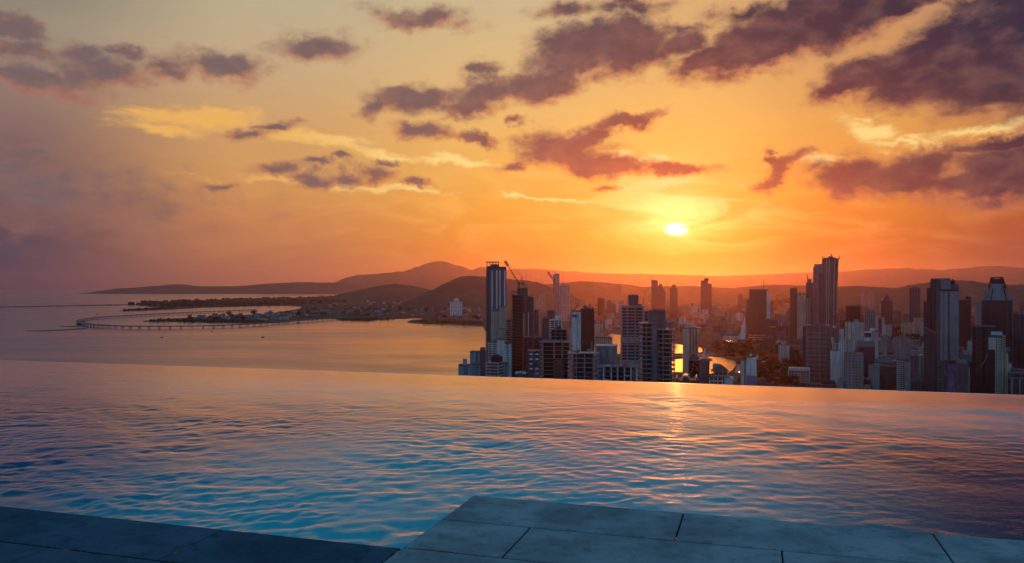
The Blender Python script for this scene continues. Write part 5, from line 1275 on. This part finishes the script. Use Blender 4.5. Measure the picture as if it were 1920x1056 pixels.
# generic mid-rises in the haze (individually placed)
MIDS = [ # px0, px1, top, Y, wall, label
 (1690, 1712, 604, 2700, 'pink', 'left pinkish block of the hazy pair behind the woods at the right'),
 (1713, 1729, 596, 2750, 'pink', 'taller pinkish block of the hazy pair behind the woods at the right'),
 (1729, 1737, 603, 2500, 'pale', 'thin pale block peeping out left of the huge grey tower'),
 (1675, 1690, 583, 4200, 'brown', 'hazy low tower between the pointed roof tower and the faint flat tower'),
 (1660, 1672, 609, 2600, 'pale', 'small pale block below the pointed roof tower'),
 (1456, 1478, 612, 2900, 'brown', 'brown hazy block left of the beige gabled tower'),
 (1466, 1480, 606, 3300, 'pink', 'distant pink block behind the brown hazy block'),
 (1612, 1622, 597, 2500, 'brown', 'brown block peeping over the regular windowed tower'),
 (1338, 1345, 600, 2900, 'brown', 'hazy low block at the foot of the gridded hazy tower'),
 (1270, 1284, 600, 3300, 'brown', 'low hazy block right of the slender dark tower'),
 (1131, 1143, 610, 2300, 'beige', 'beige hazy block behind the thin pale pink tower'),
 (1068, 1080, 606, 2100, 'pink', 'pink hazy block left of the charcoal slab tower'),
 (1148, 1162, 612, 2700, 'brown', 'low brown block left of the grey flared box tower'),
 (1574, 1590, 600, 2600, 'dark', 'dark block between the tallest flared tower and the regular windowed tower'),
 (1830, 1842, 570, 2400, 'grey', 'grey hazy slab left of the lattice crowned tower'),
 (1814, 1826, 640, 1900, 'pale', 'pale narrow block right of the dark slab behind the huge grey tower'),
 (1636, 1650, 650, 1900, 'grey', 'grey low block right of the bright white tower'),
 (1586, 1604, 690, 1560, 'pale', 'white terraced podium block at the foot of the regular windowed tower'),
 (1606, 1622, 698, 1480, 'brown', 'brown low block in front of the black glass box'),
 (1650, 1664, 672, 1700, 'metalroof', 'pale low block with bright roof edge left of the mall'),
 (1418, 1436, 712, 1420, 'slate', 'dark low block right of the blue based white slab'),
]
for i, (a, e, t_, Y, wm_, lb) in enumerate(MIDS):
    B = Bld('mid_rise_block', lb, 'building', a, e, Y, (i * 37) % 25 - 12)
    bl = block(B, a, e, t_, 20, wm_, 'gdark', 3.6 * max(1, Y / 2200), 1.8 * max(1, Y / 2200), piers=4, pw=1.8, maxb=30)
    clutter(B, bl, 3, 50 + i)
# cranes
tower_crane('tall red luffing crane with a thick blue jib head on the dark unfinished tower', 1250, 972.6, 548, 533.6, 946.8, 489.4, 981.4, 532, (979.4, 519.4), 'cranered', 1.35, .78)
tower_crane('blue luffing crane standing at the white flank of the charcoal slab tower', 985, 1069.4, 616, 598, 1082.6, 572.4, 1065.4, 596.4, (1066.6, 590), 'crane', .8, None)
tower_crane('far dark luffing crane leaning over the hazy pale twin towers', 4200, 1038.4, 552, 528.6, 1027.4, 509.8, 1040.6, 528, (1040, 522), 'crane', 3.4, .3)
# ================================================================== river, roads, viaduct, sprawl, trees, boats
rm, t, bs = newmat('river_water')
tc = t.new('ShaderNodeTexCoord').outputs['Object']
bs.inputs['Base Color'].default_value = (0.02, 0.03, 0.04, 1); bs.inputs['IOR'].default_value = 1.33; bs.inputs['Roughness'].default_value = .16
wn = t.noise(t.vmath('MULTIPLY', tc, (.22, .07, 1)), 1.0, 5.0, .65)
bp = t.new('ShaderNodeBump'); bp.inputs['Strength'].default_value = .9; bp.inputs['Distance'].default_value = 1.5
t.link(wn, bp.inputs['Height']); t.link(bp.outputs[0], bs.inputs['Normal'])
def water(outline, label):
    o = put('river', poly_sheet('river', [gnd(x, y, 2.55) for x, y in jag(outline, .18, 3)], 2.55, rm)); tag(o, label, 'river', kind='structure')
water([(1080, 700), (1140, 686), (1290, 672), (1335, 669), (1358, 670.5), (1374, 676), (1381, 683), (1374, 693), (1362, 702), (1320, 703), (1284, 698), (1264, 697), (1080, 712)], 'river mouth glowing orange between the towers')
water([(1110, 655), (1120, 640), (1146, 626), (1200, 632), (1262, 644), (1295, 650), (1316, 653), (1318, 660), (1290, 662), (1200, 664), (1110, 664)], 'far arm of the river reflecting the low sun')
am, t, bs = newmat('asphalt'); tc = t.new('ShaderNodeTexCoord').outputs['Object']
t.link(t.mix(t.rng(t.noise(tc, .05, 5, .6), .35, .65), lin(58, 56, 58), lin(92, 86, 84)), bs.inputs['Base Color']); bs.inputs['Roughness'].default_value = .85
pm, t, bs = newmat('pale_paving'); tc = t.new('ShaderNodeTexCoord').outputs['Object']
t.link(t.mix(t.rng(t.noise(tc, .05, 5, .6), .35, .65), lin(150, 132, 118), lin(184, 164, 146)), bs.inputs['Base Color']); bs.inputs['Roughness'].default_value = .9
def road(name, pts, wid, z, mat, label, kerb=True):
    P = [gnd(x, y, z) for x, y in pts]; out = []
    for it in range(2):                                    # round the bends
        Q = [P[0]]
        for a, c in zip(P, P[1:]): Q += [a.lerp(c, .25), a.lerp(c, .75)]
        P = Q + [P[-1]]
    b = MB(); n = len(P); L, R_ = [], []
    for i in range(n):
        d = (P[min(i + 1, n - 1)] - P[max(i - 1, 0)]).normalized(); s_ = Vector((-d.y, d.x, 0)) * wid / 2
        L.append(P[i] + s_); R_.append(P[i] - s_)
    for i in range(n - 1): b.add([R_[i], R_[i + 1], L[i + 1], L[i]], [(0, 1, 2, 3)])
    o = b.build(name, mat); tag(o, label, name.replace('_', ' '), kind='structure')
road('path', [(1386, 662), (1400, 663), (1416, 668), (1427, 677), (1429, 686), (1423, 694)], 22, 2.6, pm, 'pale curving promenade beside the river park')
road('road', [(1330, 662), (1356, 661.4), (1375, 665), (1388, 672), (1392, 682), (1386, 700)], 20, 2.62, am, 'grey road curving round the river mouth')
road('road', [(1424, 656), (1450, 663), (1462, 676), (1456, 694), (1440, 720)], 18, 2.64, am, 'dark road through the park trees')
road('path', [(1446, 718), (1452, 706), (1460, 700)], 26, 2.66, pm, 'short pale path at the bottom of the park')
road('road', [(1180, 668), (1290, 667), (1330, 664.5), (1360, 662)], 26, 2.68, am, 'road crossing the river on a low causeway')
road('road', [(1420, 640), (1500, 652), (1580, 640), (1700, 628), (1900, 640)], 24, 2.7, am, 'avenue running behind the front towers on the right')

# ---- sea viaduct
root = empty('viaduct', gnd(640, 598, 0), 0, 'long low viaduct looping out over the bay from the old town', 'bridge')
o0 = root.location.copy()
ctl = [(655, 597), (630, 598.6), (600, 600.4), (560, 603.4), (520, 606.6), (480, 609.4), (440, 611.8), (400, 613.6), (360, 614.6), (320, 615), (280, 615), (240, 614.6), (210, 613.6), (185, 612), (165, 610.2), (152, 608), (146.5, 605.6), (148, 603), (156, 600.6), (170, 598.4), (190, 596.4), (220, 594.4), (260, 592), (300, 589.8), (350, 587.4), (400, 585.2), (440, 583.4), (480, 581.6)]
P = [gnd(x, y + 1.2, 0) - o0 for x, y in ctl]
for it in range(2):
    Q = [P[0]]
    for a, c in zip(P, P[1:]): Q += [a.lerp(c, .25), a.lerp(c, .75)]
    P = Q + [P[-1]]
n = len(P); b = MB(); rb = MB()
tang = [(P[min(i + 1, n - 1)] - P[max(i - 1, 0)]).normalized() for i in range(n)]
side = [Vector((-d.y, d.x, 0)) for d in tang]
for i in range(n - 1):
    for (w0, w1, z0, z1, bb) in ((-11, 11, 8.0, 10.4, b), (-11.3, -10.7, 10.403, 11.6, rb), (10.7, 11.3, 10.403, 11.6, rb)):
        q = [P[i] + side[i] * w0, P[i] + side[i] * w1, P[i + 1] + side[i + 1] * w1, P[i + 1] + side[i + 1] * w0]
        bb.add([(v.x, v.y, z0) for v in q] + [(v.x, v.y, z1) for v in q], [(0, 1, 2, 3), (7, 6, 5, 4), (0, 4, 5, 1), (1, 5, 6, 2), (2, 6, 7, 3), (3, 7, 4, 0)])
put('bridge_deck', b.mesh('bridge_deck', M['mid']), root); put('parapet', rb.mesh('parapet', M['grey']), root)
tot = 0; seg = []
for a, c in zip(P, P[1:]): seg.append((tot, a, c)); tot += (c - a).length
pb = MB(); pb.box(-9, 9, -1.1, 1.1, 5.9, 7.99); pb.box(-7, -5, -1.0, 1.0, -1, 5.897); pb.box(5, 7, -1.0, 1.0, -1, 5.897)
pme = pb.mesh('pier', M['mid'])
NP = 96
for k_ in range(NP):
    s_ = tot * (k_ + .5) / NP
    for (s0, a, c) in reversed(seg):
        if s_ >= s0: break
    p = a + (c - a).normalized() * (s_ - s0); d = (c - a).normalized()
    o = put('pier', pme, root, (p.x, p.y, 0)); o.rotation_euler = (0, 0, math.atan2(d.y, d.x) + math.pi / 2)

# ---- low buildings
def in_poly(x, y, poly):
    c = False
    for (x0, y0), (x1, y1) in zip(poly, poly[1:] + poly[:1]):
        if (y0 > y) != (y1 > y) and x < (x1 - x0) * (y - y0) / (y1 - y0) + x0: c = not c
    return c
def house_mesh(i, w, d, h, wall, roofm, gable):
    b = MB(); b.box(-w / 2, w / 2, -d / 2, d / 2, 0, h, 0)
    nf = max(1, int(h / 4))
    for f_ in range(nf):
        for c in range(max(2, int(w / 5))):
            x = -w / 2 + 1.2 + c * (w - 2.4) / max(1, int(w / 5)); z = 1.2 + f_ * h / nf
            b.box(x, x + 1.6, -d / 2 - .08, -d / 2 - .002, z, z + 1.7, 2)
    if gable:
        b.add([(-w / 2 - .6, -d / 2 - .6, h + .002), (w / 2 + .6, -d / 2 - .6, h + .002), (w / 2 + .6, d / 2 + .6, h + .002), (-w / 2 - .6, d / 2 + .6, h + .002), (-w / 2, 0, h + d * .3), (w / 2, 0, h + d * .3)],
              [(0, 1, 5, 4), (2, 3, 4, 5), (1, 2, 5), (3, 0, 4), (3, 2, 1, 0)], 1)
    else:
        b.box(-w / 2 - .2, w / 2 + .2, -d / 2 - .2, d / 2 + .2, h + .002, h + .9, 1); b.box(-w / 4, 0, -2, 3, h + .903, h + 3, 0)
    return b.mesh('low_house', [M[wall], M[roofm], M['gdark']])
HR = random.Random(23)
town = [house_mesh(i, HR.uniform(14, 30), HR.uniform(12, 20), HR.choice([6, 8, 9, 12, 14]), HR.choice(['grey', 'brown', 'beige', 'pink', 'mid']), HR.choice(['redbrown', 'brown', 'brown', 'redbrown', 'mid']), HR.random() < .6) for i in range(12)]
reg_town = [(470, 602), (520, 594), (560, 584), (570, 577), (640, 568), (760, 562), (900, 566), (905, 603), (850, 600), (790, 594), (700, 596), (600, 594), (540, 598)]
reg_tip = [(330, 601), (420, 596), (500, 590), (545, 586), (540, 599), (430, 603)]
cnt = 0
while cnt < 190:
    if cnt % 4 == 0: x, y = HR.uniform(330, 545), HR.uniform(586, 603); ok = in_poly(x, y, reg_tip)
    else: x, y = HR.uniform(470, 905), HR.uniform(560, 602); ok = in_poly(x, y, reg_town)
    if not ok: continue
    p = gnd(x, y, GZ); o = put('town_house', HR.choice(town), None, p); o.rotation_euler = (0, 0, HR.uniform(-.7, .7)); s_ = HR.uniform(.8, 1.5); o.scale = (s_, s_, s_ * HR.uniform(.9, 1.5))
    tag(o, 'small pale house among the roofs of the old town peninsula', 'house', 'houses of the old town peninsula'); cnt += 1
city_meshes = [house_mesh(40 + i, HR.uniform(18, 46), HR.uniform(16, 30), HR.choice([8, 10, 14, 18, 24]), HR.choice(['mid', 'beige', 'brown', 'grey', 'brown', 'slate']), HR.choice(['roof', 'mid', 'redbrown', 'brown']), HR.random() < .25) for i in range(14)]
reg_city = [(1075, 606), (1100, 572), (1180, 563), (1400, 560), (1600, 562), (1800, 572), (1940, 585), (1940, 690), (1840, 700), (1700, 660), (1640, 670), (1560, 640), (1480, 640), (1340, 628), (1220, 624), (1130, 622)]
park = [(1336, 644), (1400, 644), (1470, 648), (1504, 668), (1506, 722), (1390, 722), (1394, 690), (1380, 672), (1340, 664)]
wood = [(1660, 612), (1732, 620), (1732, 650), (1716, 652), (1660, 652)]
cnt = 0
while cnt < 250:
    x = HR.uniform(1075, 1940); y = 560 + 120 * HR.random() ** 1.3
    if not in_poly(x, y, reg_city) or in_poly(x, y, park) or in_poly(x, y, wood): continue
    p = gnd(x, y, GZ); o = put('low_rise_building', HR.choice(city_meshes), None, p); o.rotation_euler = (0, 0, HR.uniform(-.6, .6)); s_ = HR.uniform(.8, 1.5); o.scale = (s_, s_, s_ * HR.uniform(.8, 1.6))
    tag(o, 'low building lost in the hazy sprawl between the tall towers and the ridge', 'building', 'low buildings in the city sprawl'); cnt += 1
reg_front = [(1500, 652), (1600, 648), (1740, 660), (1930, 676), (1930, 742), (1700, 734), (1510, 726)]
reg_mid = [(1120, 592), (1330, 590), (1480, 600), (1500, 640), (1420, 640), (1340, 630), (1230, 622), (1130, 622)]
front_meshes = [house_mesh(70 + i, HR.uniform(16, 34), HR.uniform(14, 24), HR.choice([14, 20, 28, 36, 48]), HR.choice(['pale', 'grey', 'mid', 'slate', 'dark', 'beige', 'brown']), HR.choice(['roof', 'metalroof', 'grey', 'redbrown', 'slate']), HR.random() < .2) for i in range(14)]
cnt = 0
while cnt < 150:
    reg_ = reg_front if cnt % 5 < 3 else reg_mid
    x, y = HR.uniform(1120, 1930), HR.uniform(590, 742)
    if not in_poly(x, y, reg_) and not (cnt % 6 == 0 and in_poly(x, y, park) and x > 1432): continue
    if in_poly(x, y, park) and (x < 1432 or cnt % 6): continue
    p = gnd(x, y, GZ); o = put('mid_rise_building', HR.choice(front_meshes), None, p); o.rotation_euler = (0, 0, HR.uniform(-.6, .6)); s_ = HR.uniform(.8, 1.3); o.scale = (s_, s_, s_ * HR.uniform(.7, 1.3))
    tag(o, 'plain low block packed between the feet of the taller towers', 'building', 'low blocks packed between the towers'); cnt += 1
cnt = 0
while cnt < 46:
    x = HR.uniform(1130, 1930); y = HR.uniform(566, 606)
    if not in_poly(x, y, reg_city): continue
    p = gnd(x, y, GZ); Y = p.y; w = HR.uniform(8, 15) * Y / F * .75; h = HR.uniform(.25, .75) * Y * 40 / F
    b = MB(); mm = HR.choice(['grey', 'beige', 'mid', 'brown', 'grey', 'slate']); d = w * HR.uniform(.8, 1.2); nf = int(h / 8) + 2
    b.box(-w / 2, w / 2, 0, d, 0, h, 0); b.box(-w / 4, w / 5, 3, d * .6, h + .002, h + 5, 0)
    for f_ in range(nf): b.box(-w / 2 + .8, w / 2 - .8, -.15, -.003, (f_ + .35) * h / nf, (f_ + .8) * h / nf, 1)
    o = b.build('hazy_tower_block', [M[mm], M['gdark']]); o.location = p; o.rotation_euler = (0, 0, HR.uniform(-.5, .5))
    tag(o, 'hazy mid height block in the sprawl far behind the main towers', 'tower', 'hazy blocks far behind the towers'); cnt += 1

# ---- trees
lf, t, bs = newmat('foliage'); tc = t.new('ShaderNodeTexCoord').outputs['Object']
gi = t.new('ShaderNodeNewGeometry').outputs['Random Per Island']; oi = t.new('ShaderNodeObjectInfo').outputs['Random']
c = t.mix(gi, lin(12, 20, 14), lin(28, 36, 24)); t.link(t.mix(t.math('MULTIPLY', oi, .5), c, lin(24, 28, 22)), bs.inputs['Base Color']); bs.inputs['Roughness'].default_value = .8; bs.inputs['Specular IOR Level'].default_value = .15
bk, t, bs = newmat('bark'); bs.inputs['Base Color'].default_value = lin(70, 56, 44); bs.inputs['Roughness'].default_value = .95
def tree_meshes(seed, h, r, squash):
    q = random.Random(seed)
    tr = MB(); tr.tube((0, 0, 0), (q.uniform(-.3, .3), q.uniform(-.3, .3), h * .5), r * .09, 6, r * .05)
    for i in range(5):
        a = i * 1.26 + q.uniform(-.3, .3); tr.tube((0, 0, h * .38), (r * .6 * math.cos(a), r * .6 * math.sin(a), h * q.uniform(.6, .8)), r * .045, 5, r * .02)
    cr = MB()
    lumps = [(q.gauss(0, .42) * r, q.gauss(0, .42) * r, h * .66 + q.gauss(0, .16) * h * squash, r * q.uniform(.3, .55)) for _ in range(11)]
    for (x, y, z, rr) in lumps:
        for i in range(46):
            u = Vector((q.gauss(0, 1), q.gauss(0, 1), q.gauss(0, 1) * .8)); u.normalize(); c_ = Vector((x, y, z)) + u * rr * q.uniform(.7, 1.1)
            s_ = r * q.uniform(.07, .15); a = Vector((q.gauss(0, 1), q.gauss(0, 1), q.gauss(0, 1))).normalized(); bb = a.orthogonal().normalized() * s_; a = a * s_
            cr.add([c_ - a - bb * .5, c_ + a * .3 - bb, c_ + a + bb * .4, c_ - a * .2 + bb], [(0, 1, 2, 3)])
    return tr.mesh('trunk', bk), cr.mesh('crown', lf)
kinds = [tree_meshes(s_, h_, r_, q_) for s_, h_, r_, q_ in ((1, 13, 6.5, .7), (2, 16, 7.5, .8), (3, 11, 7, .6), (4, 18, 7, 1.0))]
def tree(x, y, label, group, sc=1.0):
    p = gnd(x, y, GZ); r_ = empty('tree', p, HR.uniform(0, 6.28), label, 'tree', group); s_ = sc * HR.uniform(.8, 1.35); r_.scale = (s_, s_, s_ * HR.uniform(.85, 1.15))
    tr, cr = HR.choice(kinds); put('trunk', tr, r_); put('crown', cr, r_)
for poly, cnt_, lb, gr, sc in ((park, 150, 'dark leafy tree in the park round the river mouth', 'trees in the river park', 1.0), (wood, 70, 'dark leafy tree in the wood behind the brown roofed mall', 'trees in the wood at the right', 1.25)):
    k_ = 0; xs = [p[0] for p in poly]; ys = [p[1] for p in poly]
    while k_ < cnt_:
        x, y = HR.uniform(min(xs), max(xs)), HR.uniform(min(ys), max(ys))
        if not in_poly(x, y, poly): continue
        if poly is park and ((1386 < x < 1430 and 660 < y < 694 and HR.random() < .8)): continue
        tree(x, y, lb, gr, sc); k_ += 1
k_ = 0
while k_ < 60:
    x, y = HR.uniform(340, 900), HR.uniform(563, 604)
    if not (in_poly(x, y, reg_town) or in_poly(x, y, reg_tip)): continue
    tree(x, y, 'small dark tree between the houses of the old town peninsula', 'trees of the old town', 1.7); k_ += 1
# far woods and shore greenery, too many to tell apart
wb = MB(); wr2 = random.Random(77)
def carpet(poly, n_, hh, size):
    xs = [p[0] for p in poly]; ys = [p[1] for p in poly]; k_ = 0
    while k_ < n_:
        x, y = wr2.uniform(min(xs), max(xs)), wr2.uniform(min(ys), max(ys))
        if not in_poly(x, y, poly): continue
        p = gnd(x, y, GZ); s_ = size * wr2.uniform(.6, 1.5); h_ = hh * wr2.uniform(.6, 1.4)
        m_ = 6; ring = [(p.x + s_ * math.cos(a) * wr2.uniform(.7, 1.2), p.y + s_ * math.sin(a) * wr2.uniform(.7, 1.2)) for a in [2 * math.pi * i / m_ for i in range(m_)]]
        wb.add([(q_[0], q_[1], GZ - 1) for q_ in ring] + [(p.x + (q_[0] - p.x) * .75, p.y + (q_[1] - p.y) * .75, GZ + h_ * wr2.uniform(.6, .9)) for q_ in ring] + [(p.x, p.y, GZ + h_)],
               [(i, (i + 1) % m_, m_ + (i + 1) % m_, m_ + i) for i in range(m_)] + [(m_ + i, m_ + (i + 1) % m_, 2 * m_) for i in range(m_)])
        k_ += 1
carpet([(236, 571.4), (330, 566), (440, 562), (560, 559), (640, 556), (760, 553), (760, 562), (560, 572), (400, 575), (320, 576), (270, 573)], 900, 28, 26)
carpet([(228, 582.6), (262, 580), (320, 576.4), (320, 579), (262, 581.6)], 90, 10, 14)
carpet([(275, 602), (300, 600), (420, 600), (500, 604), (420, 604.6), (330, 602.6)], 160, 9, 10)
carpet([(640, 599), (740, 597.4), (740, 598), (690, 601.4), (640, 600)], 60, 9, 9)
carpet([(770, 604), (850, 602), (905, 606), (905, 610), (858, 607), (800, 606)], 90, 10, 10)
carpet([(700, 560), (905, 558), (905, 572), (760, 566)], 420, 22, 22)
carpet(reg_city, 700, 9, 16)
carpet(park, 260, 8, 9)
o = wb.build('woodland', lf); tag(o, 'dark scrub and far woodland along the shores and between the roofs', 'woodland', kind='stuff')

# ---- masts on the hills and in the city
def mast(label, px, pb, pt, Y, r):
    p = at(px, pb, Y); root = empty('radio_mast', p, 0, label, 'mast'); h = (pb - pt) * Y / F
    b = MB(); q = 3
    for i in range(q):
        a = 2 * math.pi * i / q; b.tube((r * 3 * math.cos(a), r * 3 * math.sin(a), -8), (0, 0, h), r, 4, r * .7)
    for j in range(9):
        s_ = 1 - j / 9
        for i in range(q):
            a0, a1 = 2 * math.pi * i / q, 2 * math.pi * (i + 1) / q
            b.tube((r * 3 * s_ * math.cos(a0), r * 3 * s_ * math.sin(a0), h * j / 9), (r * 3 * s_ * math.cos(a1), r * 3 * s_ * math.sin(a1), h * j / 9), r * .5, 4)
    put_part('lattice', b, M['metal'], root)
    b = MB(); b.tube((0, 0, h), (0, 0, h * 1.12), r * .6, 4); put_part('tip', b, M['metal'], root)
mast('tall lattice mast on the dark rounded hill right of the red crane', 986.4, 524, 510, 6600, 1.5)
mast('short lattice mast on the crest of the dark rounded hill', 896, 519, 513, 6600, 1.2)
mast('faint lattice mast in the haze left of the sloping topped tower', 1162.4, 546, 527, 5200, 1.5)
# ---- boats
hb = MB(); hb.add([(-5, -1.6, 1.4), (3, -1.6, 1.4), (6, 0, 1.9), (3, 1.6, 1.4), (-5, 1.6, 1.4), (-4.6, -1, -.3), (2.4, -1, -.3), (4.4, 0, -.3), (2.4, 1, -.3), (-4.6, 1, -.3)],
    [(4, 3, 2, 1, 0), (0, 1, 6, 5), (1, 2, 7, 6), (2, 3, 8, 7), (3, 4, 9, 8), (4, 0, 5, 9), (5, 6, 7, 8, 9)]); hme = hb.mesh('hull', M['dark'])
cb = MB(); cb.box(-2.6, 1, -1.1, 1.1, 1.403, 3.2); cb.box(-3, 1.4, -1.3, 1.3, 3.203, 3.4); cme = cb.mesh('cabin', M['pale'])
for (x, y, rz_, s_, lb) in ((303, 633, .3, 1.0, 'tiny dark boat nearest the pool on the open bay, left of centre'), (397, 622, -.4, .9, 'tiny dark boat just below the middle of the viaduct'), (493, 632.6, .5, 1.2, 'small boat in the middle of the bay trailing toward the city'), (719, 601, .2, 1.3, 'small boat just off the tip of the low green point'), (697, 600.6, -.2, 1.3, 'small moored boat touching the low green point'), (182, 590.6, .1, 1.4, 'tiny boat on the water beyond the bend of the viaduct')):
    r_ = empty('boat', gnd(x, y, 0), rz_, lb, 'boat', 'boats on the bay'); r_.scale = (s_, s_, s_); put('hull', hme, r_); put('cabin', cme, r_)
# ---- park lamps, lit
em = bpy.data.materials.new('lit_lamp'); em.use_nodes = True; q = NT(em.node_tree); em.node_tree.nodes.clear(); oo = q.new('ShaderNodeOutputMaterial'); e_ = q.new('ShaderNodeEmission'); e_.inputs[0].default_value = (1, .86, .7, 1); e_.inputs[1].default_value = 4.0; q.link(e_.outputs[0], oo.inputs[0])
em2 = em.copy(); em2.name = 'lit_sodium_lamp'; em2.node_tree.nodes['Emission'].inputs[0].default_value = (1, .35, .08, 1)
lp = MB(); lp.tube((0, 0, 0), (0, 0, 11), .25, 6, .15); lp.tube((0, 0, 11), (1.2, 0, 11.4), .14, 5); lpm = lp.mesh('pole', M['metal'])
lh = MB(); lh.tube((0, 0, 10.6), (0, 0, 12.0), .5, 8, .9); lhm = lh.mesh('lamp_head', em); lhm2 = lh.mesh('lamp_head', em2)
for (x, y, mm, lb) in ((1356, 646, 0, 'leftmost lit white lamp of the five on the dark ground by the sail building'), (1363, 648, 0, 'second lit white lamp from the left by the sail building'), (1366.6, 649.6, 0, 'lowest lit white lamp of the five by the sail building'), (1369.6, 648.2, 0, 'fourth lit white lamp from the left by the sail building'), (1373, 650, 0, 'rightmost lit white lamp of the five by the sail building'), (1476.6, 665, 0, 'single lit white lamp among the park trees left of the gridded glass block'), (1386, 712, 0, 'single lit white lamp left of the blue based white slab'), (1703, 653.6, 0, 'single lit white lamp in the dark wood at the right'), (1916, 690, 0, 'single lit white lamp at the right edge among low terraces')):
    r_ = empty('street_lamp', gnd(x, y, GZ), 0, lb, 'street lamp', 'lit street lamps'); r_.scale = (1.3, 1.3, 1.3); put('pole', lpm, r_); put('lamp_head', lhm, r_)
